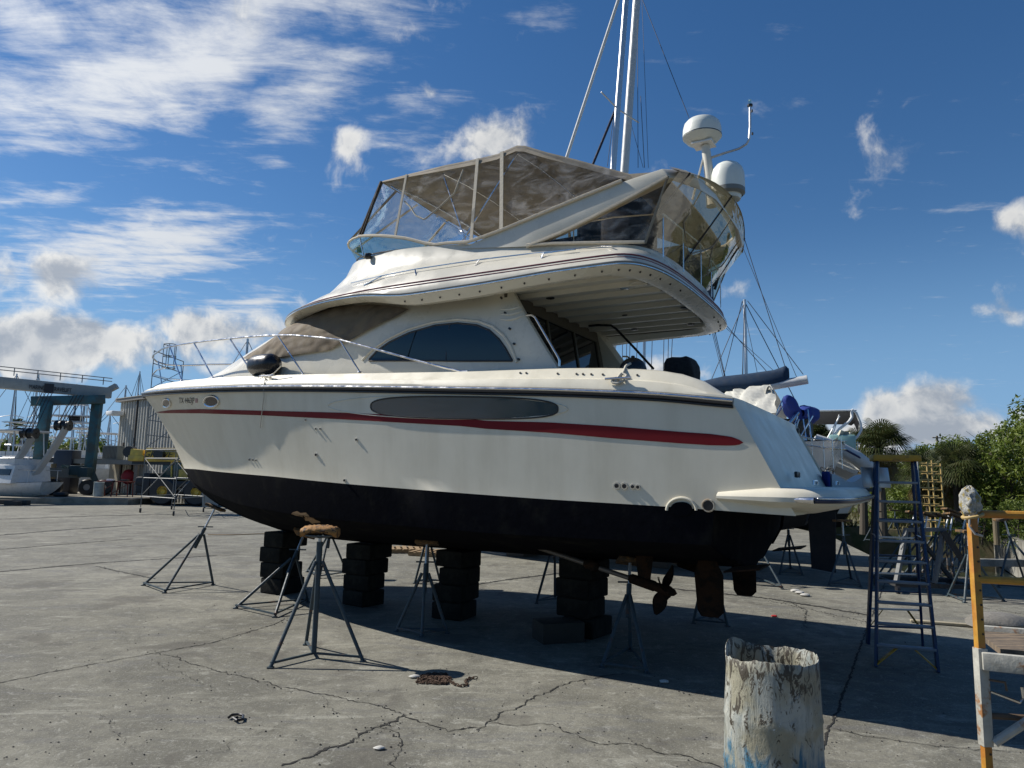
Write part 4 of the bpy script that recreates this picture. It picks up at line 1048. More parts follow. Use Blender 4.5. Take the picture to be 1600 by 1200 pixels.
# ================================================================ STEP LADDER
def ladder():
    blue=mat('fibreglass_blue',(.008,.035,.10),.45,var=.25,vscale=8); yel=mat('ladder_yellow',(.50,.27,.02),.5,var=.25,vscale=8,col2=(.2,.12,.04),c2lo=.55,c2hi=.7)
    fl,fr,bl,br=G(1369,1042),G(1466,1051),G(1356,1006),G(1442,1009)
    c=(fl+fr+bl+br)/4; zt=P(1398,716,c.y).z
    t=thing('step_ladder','tall blue fibreglass step ladder with yellow top, standing by the yacht stern','ladder',c); L=lambda v:v-c
    ux=(fr-fl).normalized(); 
    tw=.40; tc=Vector((c.x,c.y,zt)); off=Vector((P(1398,716,c.y).x-c.x,0,0)); tc+=off
    tfl,tfr=tc-ux*tw/2,tc+ux*tw/2; uy=Vector((-ux.y,ux.x,0)); 
    tf1,tf2,tb1,tb2=tfl-uy*.07,tfr-uy*.07,tfl+uy*.07,tfr+uy*.07
    for a,b in((fl,tf1),(fr,tf2),(bl,tb1),(br,tb2)): MB().bar(L(a),L(b)-Vector((0,0,.04)),.03,.075).build('rail',blue,t,bevel=.004)
    MB().box(L(tc),(tw+.12,.30,.075),math.atan2(ux.y,ux.x)).build('top_cap',yel,t,bevel=.012)
    N=9
    for k in range(1,N+1):
        f=k/(N+1.0)*.97
        a,b=fl.lerp(tf1,f),fr.lerp(tf2,f); st_=MB().bar(L(a),L(b),.085,.028,up=(0,0,1)); st_.build('step',mat('step_metal',(.22,.24,.27),.5,.5,var=.2),t,bevel=.003)
        if k<8:
            a,b=bl.lerp(tb1,f),br.lerp(tb2,f); MB().bar(L(a),L(b),.03,.02).build('rear_brace',blue if k%2 else alu,t)
    s1=(fl.lerp(tf1,.097),fr.lerp(tf2,.097))
    for a,b,d in((fl,s1[0],1),(fr,s1[1],-1)):
        p=a.lerp(b,.12); q=b+ux*d*.22; MB().bar(L(p),L(q),.05,.012).build('corner_brace',yel,t)
    s1=(bl.lerp(tb1,.19),br.lerp(tb2,.19))
    for a,b,d in((bl,s1[0],1),(br,s1[1],-1)):
        p=a.lerp(b,.45); q=b+ux*d*.15; MB().bar(L(p),L(q),.04,.01).build('corner_brace',yel,t)
    for u,v in((fl.lerp(tf1,.6),bl.lerp(tb1,.6)),(fr.lerp(tf2,.6),br.lerp(tb2,.6))): MB().bar(L(u),L(v),.02,.006).build('spreader',alu,t)
ladder()
# ================================================================ SCAFFOLD on the right edge
def right_scaffold():
    Y=3.75; yel=mat('scaffold_yellow',(.46,.24,.03),.5,var=.25,vscale=5,col2=(.38,.15,.02),bump=.15,bscale=50)
    wht=mat('spattered_white',(.40,.39,.34),.5,var=.3,vscale=9,col2=(.30,.14,.05),c2lo=.52,c2hi=.62,bump=.3)
    b=P(1531,1010,Y); x=b.x
    t=thing('work_scaffold','yellow square-post scaffold with plank deck at the right edge of the photo','scaffold',(x,Y,0))
    z=lambda y:P(1530,y,Y).z
    ps=MB().box((0,0,z(800)/2+.02),(.038,.038,z(800))); ps.build('post',yel,t,bevel=.004,)
    for k in range(22):
        zz=.25+k*.072
        if zz<z(812) and not z(1165)<zz<z(1012): MB().cyl((.008,-.0195,zz),.006,.003,8,(0,-1,0)).build('peg_hole',blackv,t)
    MB().box((0,0,(z(1012)+z(1165))/2),(.05,.05,z(1012)-z(1165))).build('sleeve',wht,t,bevel=.004)
    MB().tube([(.0,0,z(803)),(.9,-.25,z(803)+.005)],.02,10).build('guard_rail',yel,t)
    MB().tube([(.0,0,z(905)),(.9,-.25,z(905))],.02,10).build('guard_rail',yel,t)
    rl=MB().box((.45,-.22,z(1030)),(1.0,.035,.085),-.38); rl.build('deck_frame',wht,t,bevel=.004)
    MB().box((.66,.06,z(1018)),(1.0,.5,.03),-.36).build('deck_board',mat('weathered_ply',(.20,.15,.10),.8,var=.3,vscale=5,col2=(.10,.08,.06),streak=(1,8,1),bump=.3),t)
    MB().box((.75,.30,z(1018)),(1.0,.035,.085),-.36).build('deck_frame',wht,t,bevel=.004)
    MB().tube([(.03,-.02,z(1158)),(.5,-.2,z(1158)+.42)],.022,10).build('diagonal_brace',wht,t)
    MB().tube([(.03,0,z(1118)),(.9,-.1,z(1120))],.016,8).build('lower_rail',mat('rusty_rail',(.12,.08,.05),.8,var=.3),t)
    MB().tube([(.02,-.03,z(1078)),(.15,-.05,z(1092)),(.17,-.05,z(1085)),(.165,-.05,z(1068))],.006,6).build('wire_hook',steel,t)
    MB().tube([(.02,-.02,z(1060)),(.09,-.04,z(1062)),(.095,-.04,z(1075))],.006,6).build('latch',mat('rusty_rail',(.12,.08,.05)),t)
    MB().box((.15,.0,z(1030)),(.05,.02,.06)).build('latch_plate',blackv,t)
    for dx in(.9,): MB().box((dx,-.28,z(800)/2),(.055,.055,z(800))).build('post',yel,t)
    MB().cyl((0,0,.07),.06,.035,16,(1,0,0)).build('caster',rubber,t)
    # rag and tape ball, strap
    rg=MB(); rows=[]
    for i in range(15):
        a=PI*i/14; rows.append([Vector((.048*math.sin(a)*math.cos(b_)*(1+.55*noise.noise(Vector((a*2.4,math.cos(b_)*2.5,math.sin(b_)*2.5)))+.25*noise.noise(Vector((a*7,math.cos(b_)*6,math.sin(b_)*6)))),.048*math.sin(a)*math.sin(b_)*(1+.5*noise.noise(Vector((a*3,math.cos(b_)*2.5,4)))),.085*math.cos(a)+.006*math.sin(b_*5+a*3))) for b_ in [2*PI*k/24 for k in range(24)]])
    rg.grid(rows,close_u=True); o=rg.build('tape_wad',mat('tape',(.40,.40,.37),.6,var=.7,vscale=30,col2=(.34,.26,.07),bump=1,bscale=40,c2lo=.52,c2hi=.58),t,angle=60); o.location=(-.005,0,z(786))
    MB().tube([(.045*math.cos(a)+.003,.045*math.sin(a)-.003,z(806)+.012*math.cos(a)) for a in [2*PI*k/24 for k in range(24)]],.009,6,closed=True).build('clamp_ring',mat('old_strap',(.42,.30,.12),.6,var=.2),t)
    MB().tube([(-.03,-.03,z(805)),(-.035,-.03,z(822)),(-.01,-.035,z(834)),(.03,-.03,z(837))],.006,6).build('strap_tail',mat('strap_grey',(.35,.33,.30),.7),t)
right_scaffold()
# ================================================================ FENDERS, ROPE, COVERED GRILL on the yacht
def on_yacht(v): return worldY(Vector(v))
a=on(388,574,t_rl); b_=on(438,573,t_rl)
d=(b_-a).normalized(); c=(a+b_)/2; r=.13
f=thing('fender','black cylindrical fender lying on the yacht side deck by the bow rail','fender',on_yacht(c+Vector((0,0,.03))),0)
ln=.58; dw=(worldY(d)-YO)
MB().lathe([(1e-3,-ln/2-.02),(.03,-ln/2-.02),(.05,-ln/2),(.125,-ln/2+.05),(.155,-ln/2+.12),(.158,0),(.155,ln/2-.12),(.125,ln/2-.05),(.05,ln/2),(.03,ln/2+.02),(1e-3,ln/2+.02)],(0,0,0),24,(dw.x,dw.y,0)).build('fender_body',blackv,f)
q=B(989,577,1.45); o=thing('ball_fender','round black ball fender on the after deck beside the cleat','fender',on_yacht(q))
MB().lathe([(.15*math.sin(PI*i/16)+1e-4,-.15*math.cos(PI*i/16)) for i in range(17)],(0,0,-.02),28).build('ball_body',blackv,o); MB().lathe([(.02,.12),(.022,.145),(.01,.15)],(0,0,0),12).build('ball_neck',blackv,o)
def ropething(px,label,fn,r=.011,name='mooring_line'):
    pts=[fn(*p) for p in px]; m=MB(); sm=[]
    L=resamp(pts,max(8,len(pts)*4)); m.tube(L,r,6); o=m.build(name,rope,None,angle=80); return tag(o,label,'rope')
hc,nc=c1; hd,nd=c2
def nearhull(x,y):
    h,n=cast(hbv,x,y); 
    if h is None: h=B(x,y,1.95); n=Vector((0,0,1))
    return worldY(h+n*.025)
ropething([(420,588),(416,595),(414,606),(415,618),(413,632),(411,650),(409,668)],'thin line hanging from the forward cleat down the hull side',nearhull,.006)
def wp(x,y):
    h,n=cast(hbv,x,y)
    return worldY(h+n*.03) if h is not None else on_yacht(B(x,y,1.72))
ropething([(985,568),(978,576),(975,585),(970,592),(960,594),(957,600),(965,602),(975,598),(980,590),(972,586),(964,596),(961,601),(968,594)],'pale rope tied in a bundle on the after cleat',wp,.014)
ropething([(404,592),(412,587),(420,590),(428,586),(434,580),(440,574)],'rope end wrapped over the forward cleat beside the cylindrical fender',nearhull,.008)
g=B(1065,578,.9); gt=thing('covered_grill','black fabric covered grill standing on the yacht after deck','grill',on_yacht(Vector((g.x,g.y,2.93))),YANG); gt.scale=(.76,.76,.58)
mb=MB(); rows=[]
for i,(z,k) in enumerate([(0,.95),(.12,1.0),(.25,1.0),(.37,.96),(.47,.8),(.51,.5),(.52,.02)]):
    rows.append([Vector((.23*k*math.copysign(abs(math.cos(a))**.5,math.cos(a))*(1+.05*math.sin(a*5+i)),.3*k*math.copysign(abs(math.sin(a))**.5,math.sin(a)),z+.25+.012*math.sin(3*a))) for a in [2*PI*j/28 for j in range(28)]])
mb.grid(rows,close_u=True); mb.build('grill_cover',mat('black_cover',(.006,.006,.007),.85,var=.2,vscale=8,bump=.5,bscale=9),gt,angle=60); MB().box((0,0,.1),(.08,.08,.4)).build('grill_stand',blackv,gt)
# ================================================================ GROUND CLUTTER
def chain(px,label,w=.012):
    t=MB(); pts=resamp([G(x,y)+Vector((0,0,.012)) for x,y in px],int(len(px)*5))
    for i,(a,b) in enumerate(zip(pts,pts[1:])):
        d=(b-a); 
        if d.length<1e-5: continue
        m=(a+b)/2; ex=d.normalized(); ey=Vector((-ex.y,ex.x,0)) if i%2 else Vector((-ex.y*.4,ex.x*.4,.9)); l=.028
        t.tube([m+ex*l*math.cos(k*PI/4)+ey*.014*math.sin(k*PI/4) for k in range(8)],.0045,5,closed=True)
    return tag(t.build('rusty_chain',mat('rust',(.075,.04,.022),.85,var=.4,vscale=30,bump=.5),None),label,'chain')
r_=random.Random(3)
pile=[(650+r_.uniform(0,55)*1,1054+r_.uniform(0,16)) for _ in range(60)]
chain(pile+[(706,1068),(712,1072),(722,1074),(730,1072),(727,1066),(735,1061),(745,1061)],'heap of rusty chain on the concrete right of the free stand')
def lump(px,s,label,m,name,cat):
    q=G(*px); mb=MB(); rows=[]
    for i in range(7):
        a=PI*i/6; rows.append([Vector((s*math.sin(a)*math.cos(b)*(1+.5*noise.noise(Vector((a+px[0],math.cos(b),math.sin(b))))),s*.7*math.sin(a)*math.sin(b)*(1+.4*noise.noise(Vector((a,math.cos(b)+px[1],2)))),s*.32*math.cos(a)+s*.3)) for b in [2*PI*k/12 for k in range(12)]])
    o=mb.grid(rows,close_u=True).build(name,m,None,angle=50); o.location=(q.x,q.y,0); return tag(o,label,cat)
palest=mat('pale_stone',(.5,.49,.45),.8,var=.3,vscale=30)
lump((1038,1067),.05,'small white scrap on the concrete right of the blue stand','x' and palest,'paper_scrap','litter')
lump((648,1059),.05,'pale pebble at the left end of the chain heap',palest,'pebble','stone')
lump((593,1171),.04,'flattened pale scrap on the slab crack near the bottom edge',palest,'paper_scrap','litter')
for i,(x,y) in enumerate(((1250,928),(1243,925),(1258,932))): lump((x,y),.09,['broken concrete lump in the sun behind the yacht, middle of three','broken concrete lump in the sun behind the yacht, leftmost of three','broken concrete lump in the sun behind the yacht, rightmost of three'][i],palest,'rubble','stone')
tag(MB().tube([G(x,y)+Vector((0,0,.02)) for x,y in((357,1125),(362,1121),(372,1120),(380,1122),(379,1128),(370,1130),(364,1126),(372,1125))],.011,6).build('strap_loop',blackv,None),'small black loop of strap lying on the concrete, lower left','strap')
for px,nm in(((1210,964),'red scrap of tape on the sunlit strip behind the yacht'),):
    lump(px,.05,nm,mat('red_scrap',(.4,.02,.02),.6),'tape_scrap','litter')
q=G(1520,985); o=MB().box((0,0,.02),(1.1,.09,.03)).build('timber_offcut',mat('pale_wood',(.35,.31,.22),.8,var=.3,vscale=9),None,bevel=.004); q=G(1490,978); o.location=(q.x,q.y,.01); o.rotation_euler=(0,0,-.35); tag(o,'pale timber offcut on the concrete left of the yellow scaffold post','timber')
lump((1560,986),.42,'crumpled grey sack on the concrete behind the yellow scaffold',mat('sack',(.20,.19,.17),.9,var=.3,vscale=8,bump=.7),'crumpled_sack','sack')
pal=mat('pallet_wood',(.30,.20,.10),.85,var=.4,vscale=6,bump=.3)
def pallet(px,rz,label,w=1.1,d=.9,layers=1):
    q=G(*px); t=MB()
    for l in range(layers):
        z=.14*l
        for k in range(3): t.box((0,-d/2+.05+k*(d/2-.05),z+.05),(w,.08,.08))
        for k in range(7): t.box((-w/2+.06+k*(w-.12)/6,0,z+.1),(.1,d,.02))
    o=t.build('pallet',pal,None,smooth=False); o.location=(q.x,q.y,0); o.rotation_euler=(0,0,rz); return tag(o,label,'pallet','wooden pallets beyond the yacht')
pallet((632,862),.2,'wooden pallet lying beyond the yacht, left one between the middle keel stacks'); pallet((686,868),-.3,'wooden pallet lying beyond the yacht, right one near the third keel stack',1.3)
# thin hose on the ground
tag(MB().tube(resamp([G(x,y)+Vector((0,0,.015)) for x,y in((325,836),(360,836.5),(400,835),(440,834),(500,833))],24),.014,5).build('hose',mat('hose_orange',(.3,.2,.1),.7),None),'thin pale hose lying across the concrete behind the bow stands','hose')
# ================================================================ STERN SIDE: ketch and its neighbours
def sail_hull(L,bm,z0,z1_,draft,tr=.0):
    """rows of a yacht hull, stern at x=0, bow at x=L; z1_ deck, z0 waterline"""
    m=MB(); rows=[]
    for w in range(9):
        f=w/8; r=[]
        for i in range(31):
            u=i/30; x0=.25*(1-f)*3*L/12; x=x0+(L*(1-.10*(1-f))-x0)*u
            b=bm/2*(1-abs(2*u*.5-.35-.1)**1.0*.0)
            t=bm/2*max(0,(1-(max(0,u-.42)/.58)**2.1))*(.62+.38*min(1,u/.42)**.8)*(math.sin(min(1,.06+f*.94)*PI/2)**.62)
            zk=z0-draft*math.sin(PI*min(1,max(0,u*.9+.06)))**.8
            z=zk+(z1_+.25*(u-.45)**2*2-zk)*f
            r.append(Vector((x,t if i<30 else 0,z)))
        rows.append(r)
    return rows
def build_hull(L,bm,z0,z1_,draft,top,bot,par,deckm):
    rows=sail_hull(L,bm,z0,z1_,draft); m=MB()
    for i,(a,b) in enumerate(zip(rows,rows[1:])): m.grid([a,b],mi=1 if i<5 else 0)
    n=len(m.v); mm=list(m.m); ff=list(m.f); m.v+=[(x,-y,z) for x,y,z in m.v]; m.f+=[tuple(n+k for k in f) for f in ff]; m.m+=mm
    e=[r[0] for r in rows]
    for i,(a,b) in enumerate(zip(e,e[1:])): m.grid([[a,Vector((a.x,0,a.z)),Vector((a.x,-a.y,a.z))],[b,Vector((b.x,0,b.z)),Vector((b.x,-b.y,b.z))]],mi=1 if i<5 else 0)
    o=m.build('hull',[top,bot],par,angle=40)
    d=rows[-1]; MB().grid([[p+Vector((0,0,.02)) for p in d],[Vector((p.x,0,p.z+.05)) for p in d],[Vector((p.x,-p.y,p.z+.02)) for p in d]]).build('deck',deckm,par)
    return rows
bright=mat('white_gelcoat',(.66,.67,.66),.3,var=.1,vscale=2)
darkhull=mat('dark_bottom',(.012,.014,.018),.8,var=.3,vscale=3)
def pt(loc,fwd,x,y,z): 
    l=Vector((-fwd.y,fwd.x,0)); return loc+fwd*x+l*y+Vector((0,0,z))
KH=R(152); KF=Vector((math.cos(KH),math.sin(KH),0)); KS=P(1318,745,15.2); KS.z=0
ketch=thing('sailing_yacht','white two-masted sailing yacht on stands just behind the motor yacht, with blue sail cover','sailboat',KS,KH)
def kl(v): d=Vector(v)-KS; l=Vector((-KF.y,KF.x,0)); return Vector((d.dot(KF),d.dot(l),v[2]))
def kb(x,y,t):       # a point seen there, in the ketch's frame, on its lengthwise plane t
    d=ray(x,y); l=Vector((-KF.y,KF.x,0)); o=Vector((0,0,EYE))-KS
    k=(t-o.dot(l))/d.dot(l); p=Vector((0,0,EYE))+d*k; q=p-KS; return Vector((q.dot(KF),q.dot(l),p.z))
build_hull(12.5,3.8,1.35,2.75,.95,bright,darkhull,ketch,bright)
# keel and rudder
kk=MB(); kk.grid([[Vector((x,w*y,z)) for x,y in((3.2,0),(4.2,.22),(7.5,.22),(8.6,0),(7.5,-.22),(4.2,-.22))] for z,w in((.35,1),(1.0,1.2))],close_u=True); kk.add([(3.2,0,.35),(4.2,.22,.35),(7.5,.22,.35),(8.6,0,.35),(7.5,-.22,.35),(4.2,-.22,.35)],[(0,1,2,3,4,5)]); kk.build('keel',darkhull,ketch)
rp=[kb(x,y,0) for x,y in((1262,800),(1306,800),(1306,895),(1268,888))]
rd_=MB().grid([[p+Vector((0,.03,0)) for p in rp],[p+Vector((0,-.03,0)) for p in rp]],close_u=True); rd_.add([p+Vector((0,.03,0)) for p in rp],[(0,1,2,3)]); rd_.add([p+Vector((0,-.03,0)) for p in rp],[(0,1,2,3)]); rd_.build('rudder',darkhull,ketch)
# cabin trunk
ct_=MB(); ct_.grid([[Vector((x,y*w,z)) for x,y in((2.9,1.05),(9.2,.75),(9.8,.3),(9.8,-.3),(9.2,-.75),(2.9,-1.05))] for z,w in((2.7,1),(3.05,.92),(3.12,.7))],close_u=True); ct_.add([(x,y*.7,3.12) for x,y in((2.9,1.05),(9.2,.75),(9.8,.3),(9.8,-.3),(9.2,-.75),(2.9,-1.05))],[(0,1,2,3,4,5)]); ct_.build('cabin_trunk',bright,ketch)
def kmast(px,name,rad,par=ketch,t=0,ztop=None,m=alu):
    a,b=kb(*px[0],t),kb(*px[1],t); d=(b-a); a2=a-d*((a.z-2.8)/d.z); top_=a+d*((ztop-a.z)/d.z)
    o=MB().tube([a2,top_],rad,14,radii=[rad,rad*.85]).build(name,m,par); return a2,top_,o
mz0,mz1,mzo=kmast(((958,262),(978,0)),'mizzen_mast',.085,ztop=21)
mm0,mm1,mmo=kmast(((976,262),(994,12)),'main_mast',.12,t=-.9,ztop=20.5,m=mat('white_spar',(.55,.56,.55),.4,.2,var=.15,vscale=4))
# spreaders and rigging
sp=MB(); c=kb(965,170,0); sp.tube([c+Vector((.25,.55,.25)),c,c+Vector((-.3,-.85,-.05))],.02,6); sp.build('spreader',MATS['white_spar'],mzo)
MB().tube([kb(965,163,0),kb(925,260,0.2)],.035,8).build('furled_staysail',navy,ketch)
fo=MB().tube([kb(884,250,0),kb(966,0,0)+ (kb(966,0,0)-kb(884,250,0))*.4],.045,8).build('furled_headsail',mat('white_sail',(.62,.63,.62),.7,var=.15,vscale=6),ketch)
rg=MB(); wires=[((1003,0),(1013,262)),((1001,150),(1007,262)),((996,30),(997,262)),((985,190),(1005,262)),((949,260),(966,120)),((1004,0),(1075,180)),((1075,180),(1245,590)),((1140,300),(1232,590)),
 ((1090,420),(1132,588)),((1108,500),(1130,590)),((1113,500),(1134,592)),((1124,496),(1215,600)),((1126,505),(1212,582)),((1160,470),(1130,590)),((1168,470),(1255,585)),((1195,640),(1160,470))]
for i,(a,b) in enumerate(wires): rg.tube([kb(*a,-.2-.03*i),kb(*b,-.1)],.0085 if i%3 else .006,4)
for x0,x1 in((973,972),(980,978),(985,983),(997,993),(1020,1017),(1038,1036),(1045,1043),(1052,1047)): rg.tube([kb(x0,500,-.4),kb(x1,600,-.4)],.009,4)
rg.build('rigging',mat('rigging_wire',(.05,.055,.07),.5,.3),ketch)
MB().tube([kb(1008,430,-.5),kb(1006,620,-.5)],.04,8).build('radar_pole',alu,ketch)
# boom with its cover
ba,bb=kb(1262,593,0),kb(1100,606,0)
MB().tube([kb(1205,603,0),ba],.10,12).build('boom',MATS['white_spar'],ketch)
bc=MB(); rows=[]; cp=[((1050,604),.10,.16),((1090,603),.11,.17),((1130,598),.12,.20),((1170,594),.12,.20),((1210,587),.12,.21),((1228,583),.11,.22),((1233,582),.05,.13)]
for i,((x,y),a_,h_) in enumerate(cp):
    c=kb(x,y+4,0); rows.append([c+Vector((0,a_*math.cos(th)*(1+.1*math.sin(3*th+i)),h_*math.sin(th)+.02*math.sin(i*2+th*2))) for th in [2*PI*k/18 for k in range(18)]])
rw=[]
for a,b in zip(rows,rows[1:]):
    for k in range(4): rw.append([p.lerp(q,k/4) for p,q in zip(a,b)])
rw.append(rows[-1]); bc.grid(rw,close_u=True); bc.build('sail_cover',teal,ketch,angle=80)
# pale tarpaulin under the boom
tp=MB(); T=[(1112,620),(1135,612),(1160,606),(1185,602),(1205,601)]; Bm=[(1125,640),(1150,645),(1165,648),(1185,648),(1212,645)]
rows=[]
for w in range(11):
    r=[]
    for i in range(25):
        u=i/24*4; k=min(3,int(u)); f=u-k
        x=(T[k][0]*(1-f)+T[k+1][0]*f)*(1-w/10)+(Bm[k][0]*(1-f)+Bm[k+1][0]*f)*w/10; y=(T[k][1]*(1-f)+T[k+1][1]*f)*(1-w/10)+(Bm[k][1]*(1-f)+Bm[k+1][1]*f)*w/10
        c=kb(x,y,.10+.9*w/10); n_=noise.noise(Vector((i*.35+w*.25,w*.2,0))); r.append(c+Vector((n_*.12,n_*.16,0)))
    rows.append(r)
tp.grid(rows); tp.grid([[Vector((p.x,-p.y+.15,p.z)) for p in r] for r in rows]); tarp=tp.build('boom_tarpaulin',mat('white_tarp',(.55,.54,.48),.7,var=.2,vscale=4,bump=.4,bscale=10),ketch,angle=80)
rb=MB(); c=kb(1202,606,.25)
for i in range(5): rb.tube([c+Vector((.1*math.cos(a)*(1+.1*i)*.6,.02*i,-.35+.38*math.sin(a))) for a in [2*PI*k/16 for k in range(16)]],.016,5,closed=True)
rb.build('coiled_rope',rope,ketch)
# bundled blue bimini on its bows
def bundle(c,ax,r,L_,name,seed):
    ax=ax.normalized(); x=ax.orthogonal().normalized(); y=ax.cross(x); rows=[]
    for i in range(17):
        u=i/16; rr=r*(math.sin(PI*min(1,max(.03,u)))**.5); rows.append([c+ax*(u-.5)*L_+(x*math.cos(a)+y*math.sin(a))*rr*(1+.28*noise.noise(Vector((u*4+seed,math.cos(a)*1.5,math.sin(a)*1.5)))) +Vector((0,0,-.06*math.sin(PI*u))) for a in [2*PI*k/20 for k in range(20)]])
    return MB().grid(rows,close_u=True).build(name,royal,ketch,angle=80)
bundle(kb(1240,640,.3),Vector((.2,1,.55)),.17,1.1,'folded_bimini',1); bundle(kb(1262,645,-.3),Vector((-.1,-1,.1)),.22,1.3,'folded_bimini',4)
bundle(kb(1246,657,0),Vector((.5,.2,1)),.13,.8,'folded_bimini',8)
bf=MB()
for a,b in(((1225,620),(1208,655)),((1240,650),(1226,672)),((1246,650),(1232,700)),((1255,655),(1262,700)),((1222,635),(1212,652)),((1262,640),(1268,690)),((1270,650),(1245,692)),((1248,655),(1240,680))): bf.tube([kb(*a,.6),kb(*b,.9)],.015,6)
bf.tube([kb(1247,645,.5),kb(1228,668,.8)],.04,8); bf.build('bimini_bow',steel,ketch)
# pushpit, stanchions, stern platform, outboard clutter
pu=MB()
for y in(696,708): pu.tube([kb(1248,y-14,1.4),kb(1290,y-8,1.45),kb(1318,y-6,1.0),kb(1322,y-6,-.6)],.016,6)
for x in(1250,1268,1286,1300,1314): pu.tube([kb(x,684,1.4),kb(x+2,732,1.4)],.009,6)
pu.build('pushpit',steel,ketch)
for i,(x,y,w,h,mm) in enumerate(((1262,735,.5,.16,bright),(1282,742,.45,.12,bright),(1300,752,.3,.1,navy),(1265,700,.35,.22,whitep),(1232,690,.5,.3,bright),(1240,668,.6,.35,mat('dark_deck_gear',(.05,.05,.045),.7,var=.4)))): MB().box(kb(x,y,.9-.2*i),(w,w*1.2,h),.3*i).build(['locker','locker','folded_cushion','life_ring_case','coaming','hatch_cover'][i],mm,ketch,bevel=.03)
wr=MB(); r5=random.Random(5)
for i in range(9):
    p=[kb(1290+r5.uniform(-12,14),735+r5.uniform(-8,20),1.3) for _ in range(4)]; wr.tube(resamp(p,10),.008,4)
wr.build('loose_lines',rubber,ketch)
# hull supports in the shade
for fp,lb in(([(1223,921),(1151,916),(1175,903)],'jack stand in the sun strip beyond the yacht rudder, wide-legged'),([(1254,899),(1218,898),(1235,889)],'jack stand beyond the black rudder of the sailing yacht, left of it'),([(1330,905),(1295,915),(1345,918)],'jack stand under the sailing yacht stern just left of the step ladder')):
    f=[G(*p) for p in fp]; c=sum(f,Vector())/3; jack_stand(f,(c.x,c.y+.1,1.25),lb,'jack stands propping the boats behind')
for i,x in enumerate((3.9,7.6)):
    q=pt(KS,KF,x,0,0); o=MB().box((0,0,.175),(.5,.9,.35)).build('keel_timber',mat('old_timber',(.10,.08,.06),.85,var=.3,vscale=5,bump=.4),None,bevel=.02); o.location=q; o.rotation_euler=(0,0,KH); tag(o,['timber under the sailing yacht keel, the one nearer its stern','timber under the sailing yacht keel, the one nearer its bow'][i],'timber','timbers under the sailing yacht')
# second hull behind: sport boat with black bimini
Y2=19.0; S2=P(1345,745,Y2); S2.z=0
b2=thing('cruiser_boat','white cruiser boat with black bimini top, behind the stern of the sailing yacht','boat',S2,R(158))
F2=Vector((math.cos(R(158)),math.sin(R(158)),0))
build_hull(10.5,3.4,1.3,2.5,.6,bright,darkhull,b2,bright)
def b2l(v): d=Vector(v)-S2; l=Vector((-F2.y,F2.x,0)); return Vector((d.dot(F2),d.dot(l),v[2]))
bt_=MB(); rows=[]
for u,(x,y) in enumerate(((1268,641),(1300,641),(1330,641),(1336,643),(1340,650),(1343,661))):
    a=b2l(P(x,y,Y2-1.0)); b=b2l(P(x-6 if u<5 else x-3,y+20 if u<4 else y+10,Y2+1.2)); rows.append([a.lerp(b,k/6)+Vector((0,0,.05*math.sin(PI*k/6))) for k in range(7)])
bt_.grid(rows); bt_.grid([[p-Vector((0,0,.04)) for p in r] for r in rows]); bto=bt_.build('bimini_top',navy if False else mat('black_bimini',(.015,.016,.02),.8,var=.2),b2,angle=60)
fr_=MB(); q=lambda x,y,d=0:b2l(P(x,y,Y2-1.1+d))
fr_.tube([q(1331,640),q(1331,652),q(1327,658),q(1312,670),q(1298,686),q(1289,708),q(1288,745)],.035,8); fr_.tube([q(1331,640),q(1338,645),q(1345,662),q(1346,672),q(1340,682),q(1320,700)],.03,8); fr_.tube([q(1312,650),q(1290,690)],.02,6); fr_.tube([q(1268,642),q(1338,641)],.02,6)
fr_.build('bimini_frame',whitep,b2)
cl_=MB(); rows=[]
for i in range(9):
    u=i/8; a=q(1312-12*u-6*math.sin(u*3),672+55*u,-.1); b=q(1330-24*u+6*math.sin(u*5),676+52*u,-.05); rows.append([a.lerp(b,k/8)+Vector((0,.12*math.sin(k*1.1+u*3),0)) for k in range(9)])
cl_.grid(rows); cl_.build('hanging_cloth',mat('cream_cloth',(.55,.52,.40),.8,var=.15,vscale=6,bump=.4),b2,angle=80)
MB().box(q(1316,694),(.6,.5,.45)).build('console',mat('pale_teal',(.25,.42,.40),.4,var=.1),b2,bevel=.04)
MB().tube([q(1285,735),q(1311,648)],.012,5).build('whip_antenna',alu,b2)
rl_=MB(); 
for y in(690,702): rl_.tube([q(1280,y),q(1345,y+3)],.014,5)
for x in(1284,1300,1318,1340): rl_.tube([q(x,690),q(x,712)],.012,5)
rl_.build('stern_rail',steel,b2)
# inflatable tender hung on the stern
tc=P(1306,712,17.2); td=thing('inflatable_dinghy','white inflatable dinghy with blue stripe hung tilted behind the step ladder','dinghy',tc,R(-12))
m=MB(); tubeP=[Vector((-.75,.45,.32)),Vector((0,.5,.22)),Vector((.6,.45,.02)),Vector((.95,.25,-.16)),Vector((1.05,0,-.22)),Vector((.95,-.25,-.16)),Vector((.6,-.45,.02)),Vector((0,-.5,.22)),Vector((-.75,-.45,.32))]
pv=mat('grey_white_pvc',(.52,.53,.52),.5,var=.15,vscale=4)
m.tube(resamp(tubeP,30),.24,14); m.build('tube',pv,td)
MB().tube([p+Vector((0,-.23 if p.y<=0 else .23,.06)) for p in resamp(tubeP,30)],.035,6).build('rub_strake',mat('stripe_navy',(.01,.02,.09),.5),td)
m=MB(); m.grid([[Vector((x,y*w,z-.35*(x+.75)/1.7*1.0+.15)) for y in(-.45,-.25,0,.25,.45)] for x,w,z in((-.72,1,-.05),(0,1,-.18),(.6,.85,-.2),(.95,.3,-.1))]); m.grid([[Vector((x,y*w,z-.35*(x+.75)/1.7-abs(.45-abs(y))*.5)) for y in(-.45,-.25,0,.25,.45)] for x,w,z in((-.72,1,-.05),(0,1,-.2),(.6,.85,-.2),(.95,.3,-.05))]); m.build('rigid_floor',whitep,td)
